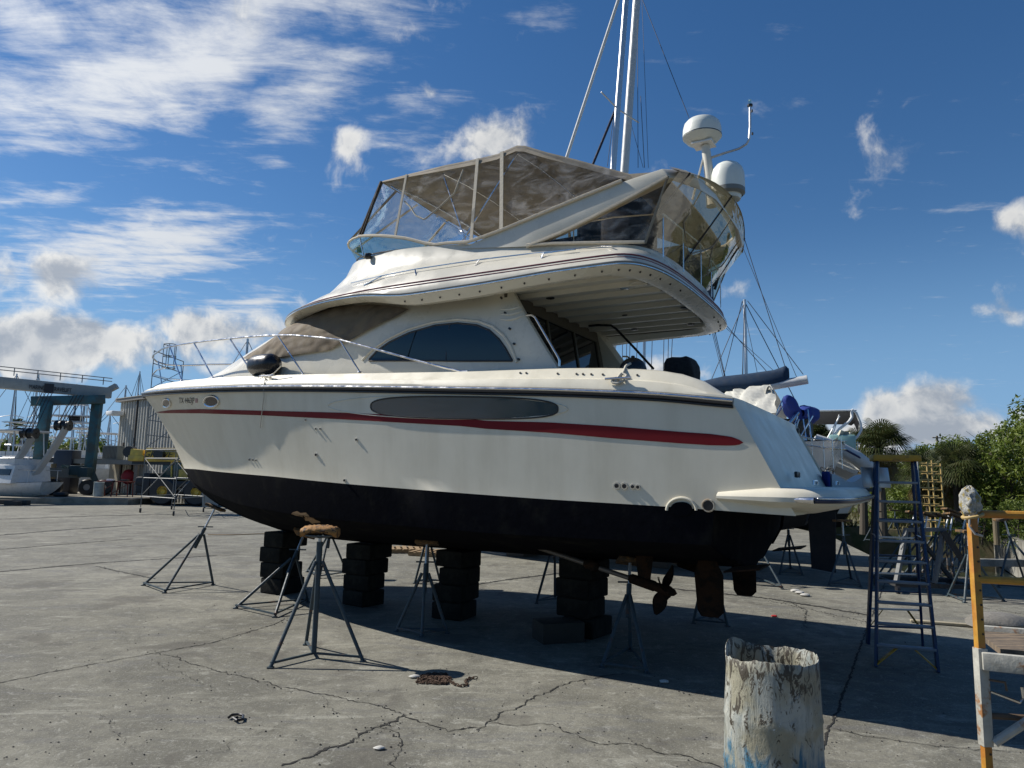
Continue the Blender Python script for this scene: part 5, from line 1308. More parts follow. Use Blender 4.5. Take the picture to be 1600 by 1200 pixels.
td.scale=(.72,.72,.72); td.rotation_euler=(0,R(12),R(-20))
# plank between ladder and boat, and the foam on it
A_=P(1262,770,9.6); B_=P(1372,765,9.0); o=MB().bar((0,0,0),B_-A_,.28,.045).build('scaffold_plank',mat('grey_plank',(.20,.20,.19),.8,var=.3,vscale=5,bump=.3),None,bevel=.004); o.location=A_; tag(o,'grey plank spanning from the yacht platform to the step ladder','plank')
o=MB().box((0,0,0),(.36,.25,.012)).build('ladder_tray',alu,None,bevel=.003); o.location=P(1368,746,8.9); o.rotation_euler=(R(80),0,.1); tag(o,'square metal plate fixed to the left rail of the step ladder','plate')
foam=mat('white_foam',(.68,.70,.70),.7,var=.08,vscale=8,bump=.2)
fm=MB(); rows=[]
for i in range(15):
    u=i/14; zt=.14+.05*math.cos(u*2*PI); rows.append([(u*.48-.24,-.14,0),(u*.48-.24,-.14,zt),(u*.48-.24,.14,zt),(u*.48-.24,.14,0)])
fm.grid([[Vector(p) for p in r] for r in rows],close_u=True); fm.add(rows[0],[(0,1,2,3)]); fm.add(rows[-1],[(0,1,2,3)])
o=fm.build('foam_cradle',foam,None); o.location=(A_+B_)/2+Vector((.08,.05,.03)); tag(o,'white foam cradle with wavy top lying on the plank by the ladder','foam block')
mk=MB().box((0,0,.11),(.03,.2,.22)); o=mk.build('blue_cushion',royal,None,bevel=.01); o.location=(A_+B_)/2+Vector((-.20,.0,.03)); tag(o,'blue cushion standing on edge at the left end of the foam cradle','cushion')
# second mast far behind
def rig_boat(px_base,px_top,Y,label,hullw=9,mw=.09,hull=True,hd=None,cover_m=None,group=None,col_=None):
    b=P(*px_base,Y); t=P(*px_top,Y); base=Vector((b.x,b.y,0))
    bo=thing('moored_sailboat',label,'sailboat',base,hd if hd is not None else R(rnd.uniform(-25,25)),group)
    z0=1.0
    if hull:
        build_hull(hullw,hullw*.3,.2,z0,.3,bright,darkhull,bo,bright)
        for ch in bo.children: ch.location.x-=hullw*.5
        MB().grid([[Vector((x,y*w,z)) for x,y in((-1.8,.8),(1.8,.6),(2.2,0),(1.8,-.6),(-1.8,-.8))] for z,w in((z0,1),(z0+.4,.9),(z0+.45,.5),(z0+.46,.01))],close_u=True).build('cabin_trunk',bright,bo)
    H_=t.z+ (0 if px_top[1]>5 else 4)
    mo=MB().tube([(0,0,z0),(0,0,H_)],mw,8,radii=[mw,mw*.75]).build('mast',alu,bo)
    MB().tube([(-.9,0,H_*.62),(0,0,H_*.64),(.9,0,H_*.62)],.03,5).build('spreader',alu,mo)
    MB().tube([(-3.4,0,z0+1.3),(0,0,z0+1.35)],.16,8).build('boom',cover_m or navy,bo)
    rg=MB()
    for p in((-hullw*.48,0,z0),(hullw*.48,0,z0),(.2,hullw*.14,z0),(.2,-hullw*.14,z0)): rg.tube([Vector(p),(0,0,H_-.1)],.012+Y*.00022,4)
    rg.tube([(.3,.3,z0),(.1,.05,H_*.8)],.014+Y*.00025,4)
    rg.build('rigging',MATS['rigging_wire'],bo); return bo
rig_boat((1166,590),(1163,468),34,'sailboat whose bare mast stands alone right of the flybridge overhang',mw=.10,hd=R(150))
SB='masts of sailboats beyond the travel lift'
for i,(bp_,tp__,Y,lb,hd) in enumerate((((9,740),(29,584),62,'sailboat with tall mast farthest left beyond the travel lift',.3),((44,735),(54,585),66,'sailboat whose mast rises between the left slings of the travel lift',-.4),
   ((106,740),(112,600),78,'sailboat whose mast shows left of the tuna tower',.6),((121,740),(121,604),80,'sailboat whose mast shows through the tuna tower, right one',-.2),
   ((163,745),(170,644),70,'sailboat with short mast just right of the travel lift leg',.9),((184,745),(194,602),74,'sailboat whose mast rises over the left corner of the metal shed',.2),((204,745),(213,580),76,'sailboat with the tallest mast above the metal shed roof',-.5),
   ((372,745),(384,529),52,'sailboat whose mast shows above the yacht foredeck in front of the windscreen cover',.3))):
    rig_boat(bp_,tp__,Y,lb,hd=hd,mw=.09+.03*(i%2),group=SB,hull=True,cover_m=[navy,royal,teal,bright][i%4],hullw=10+i%3)
# ================================================================ LEFT BACKGROUND
conc2=mat('old_concrete',(.30,.27,.21),.9,var=.3,vscale=1.2,col2=(.20,.18,.14),bump=.3,bscale=10)
quay=MB(); qz=.32
k0,k1,k2=G(-400,782),G(-60,786),G(200,789)
qp=[(k0.x,k0.y),(k2.x,k2.y),(k2.x+.6,k2.y+4),(k2.x+4,66),(k0.x,68)]
n=len(qp); quay.add([(x,y,qz) for x,y in qp]+[(x,y,.004) for x,y in qp],[tuple(range(n))]+[(i,(i+1)%n,(i+1)%n+n,i+n) for i in range(n)])
tag(quay.build('raised_quay',conc2,None,smooth=False),kind='structure')
# metal shed
def shed():
    Y=50.5; a=P(183,700,Y); b=P(212,700,Y); x0=a.x; zt=P(186,628,Y).z; x1=x0+13.5
    t=thing('metal_shed','grey corrugated metal shed behind the bow of the yacht','building',(x0,Y,0),R(-40)); t2=thing('open_annex','low open annex with flat roof on posts, left of the metal shed','building',(x0,Y,0))
    cor=mat('corrugated_steel',(.46,.45,.40),.6,.0,var=.2,vscale=1.2,col2=(.36,.35,.31),streak=(3,3,.3),bump=.15)
    m=MB(); x=0; prof=[]
    while x<13.5: prof+= [(x,0),(x+.12,0),(x+.16,-.06),(x+.26,-.06),(x+.30,0)]; x+=.30+.12
    zb=.0; m.grid([[Vector((px,py,zb)) for px,py in prof],[Vector((px,py,zt)) for px,py in prof]]); m.build('wall',cor,t,angle=20)
    m=MB(); prof2=[(py,px) for px,py in prof if px<9]; m.grid([[Vector((px-.03,abs(py),zb)) for px,py in prof2],[Vector((px-.03,abs(py),zt+abs(py)*.05)) for px,py in prof2]]); m.build('wall',cor,t,angle=20)
    m=MB(); m.box((6.7,.0,zt+.1),(14.2,.5,.25)); m.build('roof_trim',mat('trim_grey',(.22,.20,.17),.6,var=.2),t)
    MB().add([(-.3,-.3,zt+.24),(14,-.3,zt+.24),(14,9,zt+.9),(-.3,9,zt+.9),(-.3,-.3,zt+.2),(14,-.3,zt+.2),(14,9,zt+.86),(-.3,9,zt+.86)],[(0,1,2,3),(4,5,6,7),(0,1,5,4),(0,3,7,4),(1,2,6,5),(2,3,7,6)]).build('roof',cor,t,smooth=False)
    dx=1.15; MB().box((dx,-.08,1.9),(.18,.1,3.8)).build('door_jamb',mat('dark_trim',(.08,.075,.07),.7),t)
    MB().box((dx-1.0,-.1,1.7),(1.7,.05,3.3)).build('sliding_door',mat('tan_door',(.27,.245,.18),.6,var=.2,vscale=2),t)
    dx=2.9; MB().box((dx,-.08,zt/2),(.10,.1,zt)).build('downspout',mat('dark_trim',(.08,.075,.07)),t)
    lm=MB().box((.35,-.5,P(189,647,Y).z),(1.1,.8,.3)); lm.build('flood_lamp',whitep,t,bevel=.05)
    # annex deck
    an=MB(); zA=P(160,722,Y-1).z; xa=P(133,722,Y-1).x-x0
    an.box(((xa+3.6)/2,-2.0,zA),(3.6-xa,3.6,.3)); an.build('annex_roof',mat('annex_grey',(.25,.25,.235),.6,var=.2),t2)
    for xx in(xa+.2,3.4): MB().box((xx,-3.6,zA/2),(.22,.22,zA)).build('annex_post',mat('trim_grey',(.22,.20,.17)),t2)
    MB().bar((xa+.3,-3.6,zA-.9),(xa+1.6,-3.6,zA-.1),.12).build('annex_brace',mat('trim_grey',(.22,.20,.17)),t2)
    ac=thing('air_conditioner','grey air conditioning unit standing on the annex roof beside the travel lift','air conditioner',Vector((P(179,712,Y-2).x,Y-2.2,zA+.15)))
    acm=mat('ac_grey',(.20,.22,.21),.6,var=.2); MB().box((0,0,.48),(1.0,.8,.95)).build('casing',acm,ac,bevel=.02)
    g=MB()
    for k in range(10): g.box((-.42+k*.093,-.41,.48),(.03,.02,.8))
    g.build('grille',mat('dark_trim',(.08,.075,.07)),ac)
    bx=thing('hanging_buoy','red buoy bag hanging in front of the shed door','buoy',P(200,745,Y-3)); m=MB(); rows=[]
    for i in range(11):
        a=PI*i/10; rows.append([Vector((.42*math.sin(a)*math.cos(b)*(1+.25*noise.noise(Vector((a*2,b,0)))),.35*math.sin(a)*math.sin(b),.5*math.cos(a))) for b in [2*PI*k/14 for k in range(14)]])
    m.grid(rows,close_u=True).build('bag',mat('red_bag',(.35,.02,.03),.6,var=.3),bx,angle=60); MB().tube([(0,0,.45),(0,0,P(200,725,Y-3).z-P(200,745,Y-3).z)],.03,6).build('hanger',rope,bx)
shed()
# travel lift
def travel_lift():
    Y=44.; tealp=mat('lift_teal',(.03,.12,.15),.5,var=.25,vscale=2,col2=(.05,.08,.08)); greyp=mat('lift_grey',(.33,.34,.32),.5,var=.2,vscale=1.5)
    tr=P(168,614,46); tl=P(0,598,42.2); c=P(100,776,Y); c.z=0
    t=thing('boat_hoist','teal and grey wheeled boat hoist with hanging slings, far left','travel lift',c); L=lambda v:Vector(v)-c
    d=(tl-tr).normalized(); far=tr+d*-.2; near=tr+d*17
    MB().bar(L(far),L(near),.6,.68).build('top_beam',greyp,t,bevel=.03); 
    MB().bar(L(far)+Vector((-.1,-.1,.2)),L(far)+Vector((.35,.0,.5)),.5,.3).build('beam_end',greyp,t)
    V,Fc=text_mesh('MARINE      TRAVELIFT',.62,1.0,.01); perp=Vector((-d.y,d.x,0)); perp=perp if perp.y<0 else -perp
    p0=P(44,602,43.2); e=-d; wd=max(v.x for v in V); sc_=(P(110,613,44.5)-p0).length/wd
    base=tr+d*((p0-tr).dot(d)); MB().add([L(base+e*v.x*sc_+Vector((0,0,v.y*.6-.22))+perp*(.33+v.z)) for v in V],Fc).build('lettering',ink,t,smooth=False)
    k=base+e*(wd*sc_*.46)+perp*.34; MB().box(L(k+Vector((0,0,-.1))),(.5,.03,.6),rz=math.atan2(e.y,e.x)).build('logo_plate',ink,t)
    z=lambda x,y,YY=Y:P(x,y,YY)
    MB().bar(L(z(48,627,43.)),L(z(164,624,45.2)),.7,.55).build('cross_beam',tealp,t,bevel=.02)
    legs=[((74,628),(58,738),43.2),((153,622),(140,738),45.2)]
    for i,(a,b,YY) in enumerate(legs):
        A=z(*a,YY); Bq=z(*b,YY); MB().bar(L(A),L(Bq),.55,.42,up=(0,1,0)).build('leg',tealp,t,bevel=.02)
        wc=z(b[0]-(3 if i==0 else 4),766 if i==0 else 768,YY); gz=.32
        wc.z=gz+.48
        w=MB().lathe([(.2,-.22),(.44,-.22),(.5,-.16),(.5,.16),(.44,.22),(.2,.22)],L(wc),24,(.25,-1,0)); wh=w.build('wheel',rubber,t)
        MB().cyl(L(wc),.2,.3,16,(.25,-1,0)).build('rim',mat('rim_grey',(.3,.3,.3),.5),wh)
        w2=MB().lathe([(.2,-.22),(.44,-.22),(.5,-.16),(.5,.16),(.44,.22),(.2,.22)],L(wc+Vector((.75,.5,0))),24,(.25,-1,0)).build('wheel',rubber,t)
        MB().bar(L(Bq+Vector((0,0,.2))),L(wc+Vector((.45,.3,.05))),.5,.35).build('wheel_fork',mat('dark_teal',(.02,.05,.06),.6),t)
    a=z(62,737,43.2); b=z(125,740,45.0); MB().bar(L(a),L(b),.3,.55).build('side_beam',mat('side_beam_grey',(.12,.14,.14),.6,var=.3),t)
    for px in((120,735),(133,738)): MB().box(L(z(*px,44.6)),(.6,.6,.6)).build('engine_box',mat('dark_teal',(.02,.05,.06)),t,bevel=.03)
    rl=MB(); 
    for dz in(.55,.95): rl.tube([L(far+Vector((0,0,.5+dz*.5))),L(near+Vector((0,0,.5+dz*.5)))],.03,5)
    for i in range(14): p=far+d*(1.2*i+.5); rl.tube([L(p+Vector((0,0,.5))),L(p+Vector((0,0,1.0)))],.03,5)
    rl.build('walkway_rail',mat('rail_grey',(.2,.21,.21),.5,.4),t)
    # unseen side of the gantry, outside the frame
    for s_ in(8.5,16.5):
        p=tr+d*s_; 
    p=near; MB().bar(L(p+Vector((0,0,-.4))),L(Vector((p.x-.5,p.y,1.2))),.55,.42).build('leg',tealp,t)
    MB().lathe([(.2,-.22),(.5,-.2),(.5,.2),(.2,.22)],L(Vector((p.x-.5,p.y,.85))),20,(.25,-1,0)).build('wheel',rubber,t)
    bk=MB()
    for (x,y,YY) in((46,677,41),(99,665,42)):
        c2=z(x,y,YY); bl=MB()
        for s_ in(-.22,.22): bl.lathe([(.05,-.16),(.32,-.18),(.26,0),(.32,.18),(.05,.16)],L(c2+Vector((s_,0,0))),16,(1,0,0))
        bl.build('pulley_block',blackv,t)
        for s_ in(-.3,-.1,.1,.3): MB().tube([L(c2+Vector((s_,0,.2))),L(Vector((c2.x+s_+.25,c2.y+.8,tr.z-.5)))],.025,5).build('hoist_cable',rubber,t)
    slm=mat('sling_white',(.50,.50,.48),.7,var=.15)
    for pts in([(99,668),(86,690),(74,708),(58,731),(40,752),(20,764),(0,769),(-60,772)],[(46,681),(34,703),(20,722),(6,742),(-14,762),(-60,775)]):
        pw=[z(x,y,41.5) for x,y in pts]; rows=[]
        for p in resamp(pw,24): rows.append([L(p+Vector((0,-.04,.10))),L(p+Vector((0,.04,-.10))),L(p+Vector((.05,.5,-.1)))])
        MB().grid(rows).build('sling',slm,t)
travel_lift()
# boat in the slings and sport fishing boats
def fishing_boat(px,Y,L_,label,tower=True,hd=0.,zb=1.0,group=None,towerz=7,name='fishing_boat'):
    b=P(*px,Y); t=thing(name,label,'boat',Vector((b.x,b.y,0)),hd,group)
    build_hull(L_,L_*.3,.5,zb+.9,.35,bright,darkhull if False else bright,t,bright)
    for ch in t.children: ch.location.x-=L_*.45
    z=zb+.9; wsm=mat('boat_glass',(.02,.03,.04),.1)
    MB().grid([[Vector((x,y*w,zz)) for x,y in((-1.8,1.3),(1.4,1.1),(2.6,.3),(2.6,-.3),(1.4,-1.1),(-1.8,-1.3))] for zz,w in((z,1),(z+1.0,.85),(z+1.05,.01))],close_u=True).build('cabin',bright,t,bevel=.0)
    MB().grid([[Vector((x,y*w,zz)) for x,y in((-1.6,1.3),(1.4,1.12),(2.62,.32),(2.62,-.32),(1.4,-1.12),(-1.6,-1.3))] for zz,w in((z+.45,.955),(z+.8,.90))],close_u=True).build('cabin_window',wsm,t)
    MB().grid([[Vector((x,y*w,zz)) for x,y in((-1.6,1.1),(.8,.95),(1.4,0),(.8,-.95),(-1.6,-1.1))] for zz,w in((z+1.04,.9),(z+1.38,.92))],close_u=True).build('flybridge',bright,t)
    MB().box((-.2,0,z+3.0),(3.0,2.3,.1)).build('hardtop',bright,t,bevel=.03)
    fr=MB()
    for x in(-1.4,1.0):
        for y in(-1,1): fr.tube([(x,y,z+1.6),(x*.9,y*.95,z+3.0)],.035,6)
    fr.build('hardtop_frame',alu,t)
    if tower:
        tw=MB(); zt=towerz
        for x,y in((-1.5,1.1),(1.2,1.1),(-1.5,-1.1),(1.2,-1.1)): tw.tube([(x*1.5,y*1.15,z+.5),(x*.55,y*.55,zt)],.04,6); tw.tube([(x*.9,y*.9,z+3),(x*.2,y*.5,zt-1.4)],.03,5)
        for zz,k in((z+3.9,1.0),(zt-1.3,.8),(zt,.62)):
            for y in(-1,1): tw.tube([(-1.5*k,y*.9*k,zz),(1.2*k,y*.9*k,zz)],.04,5)
            for x in(-1.5,1.2): tw.tube([(x*k,-.9*k,zz),(x*k,.9*k,zz)],.04,5)
        tw.box((0,0,zt-1.35),(2.2,1.7,.07)); tw.box((0,0,z+3.9),(3.0,2.0,.07))
        for x,y in((-.8,.5),(.7,.5),(-.8,-.5),(.7,-.5)): tw.tube([(x,y,zt-1.3),(x,y,zt+.35)],.03,5)
        tw.tube([(-.8,.5,zt+.35),(.7,.5,zt+.35),(.7,-.5,zt+.35),(-.8,-.5,zt+.35)],.03,5,closed=True)
        tw.build('tuna_tower',alu,t); MB().box((.2,0,zt-1.05),(.9,.5,.3)).build('tower_console',blackv,t,bevel=.03)
    rl=MB()
    for y in(-1,1):
        rl.tube([(-L_*.4,y*L_*.11,z+.75),(0,y*L_*.135,z+.8),(L_*.35,y*L_*.09,z+.9),(L_*.53,0,z+1.0)],.022,5)
        for x in(-.35,-.15,.1,.3): rl.tube([(L_*x,y*L_*.125,z+.75),(L_*x,y*L_*.125,z)],.018,5)
    rl.build('deck_rail',alu,t); return t
FG='motor boats beyond the quay on the left'
fishing_boat((8,776),42.,7.5,'white cabin cruiser hanging low in the boat hoist slings at the far left',tower=False,hd=R(165),zb=.15)
fishing_boat((104,762),53,10,'sport fishing boat with tuna tower standing between the hoist legs',hd=R(8),towerz=P(104,632,53).z,group=FG)
fishing_boat((150,764),60,9,'sport fishing boat partly hidden behind the right hoist leg',tower=False,hd=R(20),group=FG)
fishing_boat((30,758),62,11,'sport fishing boat whose lower tower shows behind the left slings',hd=R(-14),towerz=P(30,672,62).z,group=FG)
fishing_boat((78,760),70,9,'motor boat behind the left hoist leg with a flat hardtop',tower=False,hd=R(160),group=FG)
# wooden posts, tyre, racks, bin by the shed
for x,lb in((79,'wooden mooring post left of the dark doorway under the hoist'),(22,'wooden mooring post behind the slings at the far left')):
    b=P(x,775,45.5); o=MB().cyl((0,0,.9),.16,2.0,12).build('mooring_post',mat('post_wood',(.16,.13,.08),.9,var=.3,vscale=5,bump=.4),None); o.location=(b.x,b.y,.32); tag(o,lb,'post')
o=thing('dark_cabinet','dark tall cabinet with glass door under the hoist beam','cabinet',Vector((P(101,760,47).x,47,.32))); MB().box((0,0,1.4),(1.2,1,2.8)).build('cabinet_body',mat('cabinet_dark',(.02,.025,.04),.4),o,bevel=.03); MB().box((.2,-.52,1.6),(.5,.03,.5)).build('door_pane',wsglass,o)
b=P(95,773,41.5); o=MB().lathe([(.18,-.1),(.34,-.12),(.4,0),(.34,.12),(.18,.1)],(0,0,.14),20).build('old_tyre',rubber,None); o.location=(b.x,b.y,.32); tag(o,'black tyre lying on the quay between the hoist wheels','tyre')
redr=mat('rusty_red',(.18,.04,.03),.7,var=.3)
for i,(x,lb) in enumerate(((168,'rusty red rack on the quay, left one of two beside the shed'),(190,'rusty red rack on the quay, right one of two beside the shed'))):
    b=P(x,778,43.5); t=thing('storage_rack',lb,'rack',Vector((b.x,b.y,.32)),0,'rusty racks beside the shed'); m=MB()
    for xx in(-.45,.45):
        for yy in(-.3,.3): m.tube([(xx*(1.1 if i else .8),yy,0),(xx,yy,.9)],.03,5)
    m.build('rack_legs',redr,t); MB().box((0,0,.9),(1.1,.7,.06)).build('rack_top',redr,t); MB().box((.1,0,.98),(.4,.3,.12)).build('rack_load',whitep if i==0 else blackv,t,bevel=.02); MB().bar((-.45,-.3,.2),(.45,-.3,.75),.03).build('rack_brace',redr,t)
b=P(153,778,43); o=MB().lathe([(1e-3,0),(.26,0),(.28,.1),(.28,.8),(.3,.85),(.25,.86),(1e-3,.84)],(0,0,0),20).build('rubbish_barrel',mat('barrel_pale',(.35,.42,.44),.6,var=.3,vscale=4),None); o.location=(b.x,b.y,.32); tag(o,'pale blue barrel on the quay right of the hoist wheel','barrel')
b=G(328,794); t=thing('wheelie_bin','grey plastic wheeled bin beside the tractor wheel under the bow','bin',b); 
MB().grid([[Vector((x*w,y*w,z)) for x,y in((-.36,-.36),(.36,-.36),(.36,.36),(-.36,.36))] for z,w in((.06,.8),(.9,1),(.95,1.08),(.95,.98),(.2,.8))],close_u=True).build('bin_body',mat('bin_grey',(.22,.25,.26),.6,var=.1),t,smooth=False); MB().cyl((-.2,-.2,.08),.08,.05,12,(1,0,0)).build('bin_wheel',rubber,t); MB().box((0,0,.97),(.75,.75,.05)).build('bin_lid',mat('bin_lid_grey',(.18,.2,.21),.6),t,bevel=.01)
# kerb stones / dark blocks at the quay foot
for i,(x,y) in enumerate(((8,788),(20,790),(34,789))):
    b=G(x,y); o=MB().box((0,0,.12),(.7,.35,.24)).build('kerb_block',mat('dark_block',(.07,.06,.05),.9,var=.3),None,bevel=.02); o.location=b; tag(o,['dark kerb block on the yard at the quay foot, left','dark kerb block on the yard at the quay foot, middle','dark kerb block on the yard at the quay foot, right'][i],'block','dark blocks at the quay foot')
# mobile crane
def crane():
    Y=41.; yl=mat('crane_yellow',(.72,.50,.08),.5,var=.2,vscale=2,col2=(.55,.38,.08)); c=G(283,790); 
    t=thing('mobile_crane','yellow mobile crane with black tyres parked in front of the metal shed','crane',c); q=lambda x,y,d=0:P(x,y,c.y+d)-c
    for (x,y) in((256,771),(309,772)):
        for d in(-.0,2.2):
            w=q(x,y,d); w.z=.78
            wh=MB().lathe([(.3,-.25),(.68,-.26),(.78,-.18),(.78,.18),(.68,.26),(.3,.25)],w,28,(0,1,0)).build('wheel',rubber,t)
            MB().lathe([(1e-3,-.10),(.12,-.16),(.18,-.06),(.3,-.06),(.38,-.2),(.42,-.2),(.42,.2)],w,24,(0,1,0)).build('rim',yl,wh)
    MB().box(q(284,763,1.1)*1.0,(4.6,1.5,.6)).build('chassis',mat('chassis_dark',(.02,.022,.025),.6,var=.2),t,bevel=.04)
    MB().box(q(252,752,1.0),(1.9,2.3,.5)).build('mudguard',MATS['chassis_dark'],t,bevel=.12); MB().box(q(300,757,1.0),(1.9,2.3,.4)).build('mudguard',MATS['chassis_dark'],t,bevel=.12)
    MB().box(q(243,757,.9),(.35,2.2,1.3)).build('bumper',MATS['chassis_dark'],t,bevel=.04)
    MB().cyl(q(286,762,.4),.3,1.2,16,(1,.2,0)).build('fuel_tank',mat('tank_grey',(.35,.36,.36),.4),t)
    MB().box(q(276,735,1.2),(1.1,1.3,1.1)).build('cab',mat('cab_glass',(.05,.08,.07),.15),t,bevel=.05)
    fr=MB(); 
    for x in(268,285): fr.bar(q(x,720,.5),q(x,748,.5),.07)
    fr.bar(q(268,721,.5),q(285,721,.5),.08); fr.build('cab_frame',yl,t)
    MB().box(q(300,742,1.1),(1.0,1.3,.6)).build('turret',yl,t,bevel=.04)
    MB().bar(q(232,711,.6),q(320,711,1.0),.9,.78).build('boom',yl,t,bevel=.03); MB().bar(q(210,722,.6),q(300,724,1.0),.7,.25).build('jib',mat('jib_dark',(.04,.05,.06),.6),t)
    MB().bar(q(206,710,.4),q(226,712,.5),.7,.65).build('boom_head',yl,t,bevel=.06); MB().cyl(q(204,706,.4),.32,.5,16,(0,1,0)).build('sheave',blackv,t); MB().cyl(q(249,710,.0),.28,.35,16,(0,1,0)).build('work_light',blackv,t)
    MB().box(q(215,716,.3),(.9,.5,.35)).build('head_block',yl,t,bevel=.08)
    V,Fc=text_mesh('GROVE',.55,1.0,.01); b=q(224,714,.13); sh=.25
    MB().add([b+Vector((v.x*.9+v.y*sh,-.02+v.z,v.y*.95)) for v in V],Fc).build('lettering',ink,t,smooth=False)
crane()
# rolling scaffold tower
def tower():
    c1,c2,c4,c3=G(219,801),G(271,806),G(283,796),G(328,799)
    c=(c1+c2)/2; t=thing('rolling_scaffold_tower','tall narrow grey scaffold tower on casters in front of the crane','scaffold',c); L=lambda v:Vector(v)-c
    ex=(c2-c1); ey=(c3-c2)*.8; ey=Vector((ey.x,ey.y,0)); cs=[c1,c2,c2+ey,c1+ey]; zt=7.6; sm=mat('scaffold_grey',(.17,.175,.17),.5,.3,var=.2,vscale=3)
    for i,p in enumerate(cs):
        ht=zt if i in(0,3) else (2.9)
        MB().tube([L(p+Vector((0,0,.25))),L(p+Vector((0,0,ht)))],.022,6).build('upright',sm,t)
        MB().cyl(L(p+Vector((0,0,.11))),.11,.06,14,(1,.3,0)).build('caster',rubber,t)
    h=MB()
    for z in(.75,1.6,2.5,2.9):
        for a,b in((0,1),(1,2),(2,3),(3,0)): h.tube([L(cs[a]+Vector((0,0,z))),L(cs[b]+Vector((0,0,z)))],.022,5)
    for z in(3.6,4.3,5.0,5.7,6.4,7.0,7.6): h.tube([L(cs[0]+Vector((0,0,z))),L(cs[3]+Vector((0,0,z)))],.022,5)
    h.build('ledger',sm,t); x=MB()
    for a,b in((0,1),(3,2),(1,2),(0,3)):
        x.tube([L(cs[a]+Vector((0,0,.8))),L(cs[b]+Vector((0,0,2.5)))],.016,5); x.tube([L(cs[a]+Vector((0,0,2.5))),L(cs[b]+Vector((0,0,.8)))],.016,5)
    for z in(3.0,4.4,5.8): x.tube([L(cs[0]+Vector((0,0,z))),L(cs[3]+Vector((0,0,z+1.3)))],.016,5)
    x.build('cross_brace',sm,t); MB().box(L(sum(cs,Vector())/4+Vector((0,0,2.95))),(1.6,1.6,.06)).build('deck',mat('grey_plank',(.2,.2,.19)),t)
    # open basket hoop at the head
    hp=MB(); cc=sum((cs[0],cs[3]),Vector())/2+Vector((0,0,7.9))
    for z in(-.9,-.3,.3): hp.tube([L(cc+Vector((.3*math.cos(a),.3*math.sin(a),z))) for a in [2*PI*k/20 for k in range(20)]],.02,5,closed=True)
    for k in range(5): a=2*PI*k/5; hp.tube([L(cc+Vector((.3*math.cos(a),.3*math.sin(a),-.9))),L(cc+Vector((.3*math.cos(a),.3*math.sin(a),.3)))],.018,5)
    hp.build('ladder_cage',sm,t)
tower()
# ================================================================ RIGHT BACKGROUND
# leaning yellow-white scaffold end frames
def grid_frame():
    Y=19.5; c=P(1456,842,Y); c.z=max(0,c.z); t=thing('scaffold_end_frames','tall yellow and white ladder-like scaffold frames standing before the trees','scaffold',Vector((c.x,c.y,0))); q=lambda x,y:P(x,y,Y)-t.location
    ym=mat('pale_yellow',(.48,.34,.12),.5,var=.2,vscale=4); wm=mat('pale_tube',(.55,.55,.5),.5,var=.2)
    for x,yt,m_,d in((1433,718,wm,0),(1448,722,ym,.0),(1464,719,ym,.25),(1478,724,ym,.25)):
        a=q(x,yt); b=q(x+9,850); MB().tube([a+Vector((0,d,0)),b+Vector((0,d,0))],.026,6).build('upright',m_,t)
    for i in range(10):
        y=724+i*12.6; a=q(1433.5+.8*i*.9,y); b=q(1464+.8*i*.9,y+1); MB().tube([a,b],.018,5).build('rung',ym if i<7 else wm,t)
        a=q(1448+.8*i*.9,y+3.5); b=q(1478+.8*i*.9,y+4.5)
        if i<8: MB().tube([a+Vector((0,.25,0)),b+Vector((0,.25,0))],.018,5).build('rung',ym,t)
grid_frame()
# nest of spare stands
rs=random.Random(21)
greyst=mat('bare_steel_tube',(.20,.21,.22),.5,.4,var=.3,vscale=6,col2=(.12,.08,.05))
for i in range(9):
    c=G(1405+i*13.5,905-i*1.6+rs.uniform(-4,4)); rr_=.42; a0=rs.uniform(-.25,.25)+.5
    feet=[c+Vector((rr_*math.cos(a0+k*2*PI/3),rr_*math.sin(a0+k*2*PI/3),0)) for k in range(3)]; top_=c+Vector((.42+rs.uniform(-.05,.1),.1,1.38+rs.uniform(-.1,.1)))
    lb='spare jack stand in the nested pile beyond the ladder, number'
    words=['leftmost','second from the left','third from the left','fourth from the left','middle, fifth from the left','fourth from the right','third from the right','second from the right','rightmost'][i]
    jack_stand(feet,top_,'steel jack stand in the nested pile beyond the ladder, '+words,'spare stands nested in a pile',mt=greyst if i%3 else standm,rad=.022)
st([(1481,932),(1507,942),(1569,940)],'empty dark jack stand right of the pile, behind the yellow post',group='jack stands standing free in the yard') if False else None
f=[G(1481,932),G(1507,942),G(1569,940)]; c=sum(f,Vector())/3; jack_stand(f,(c.x,c.y,1.2),'empty dark jack stand seen behind the yellow scaffold post','jack stands standing free in the yard')
f=[G(1600,905),G(1560,918),G(1648,925)]; c=sum(f,Vector())/3; jack_stand(f,(c.x-.35,c.y,1.35),'dark jack stand leaning at the right edge before the creek wall','jack stands standing free in the yard')
for px,lb in(((1370,846),'small jack stand at the far edge of the yard, left of the pile'),((1400,842),'small jack stand at the far edge of the yard, close behind the pile')):
    c=G(*px); feet=[c+Vector((.4*math.cos(k*2.09+.4),.4*math.sin(k*2.09+.4),0)) for k in range(3)]; jack_stand(feet,(c.x,c.y,1.05),lb,'jack stands at the far edge of the yard')
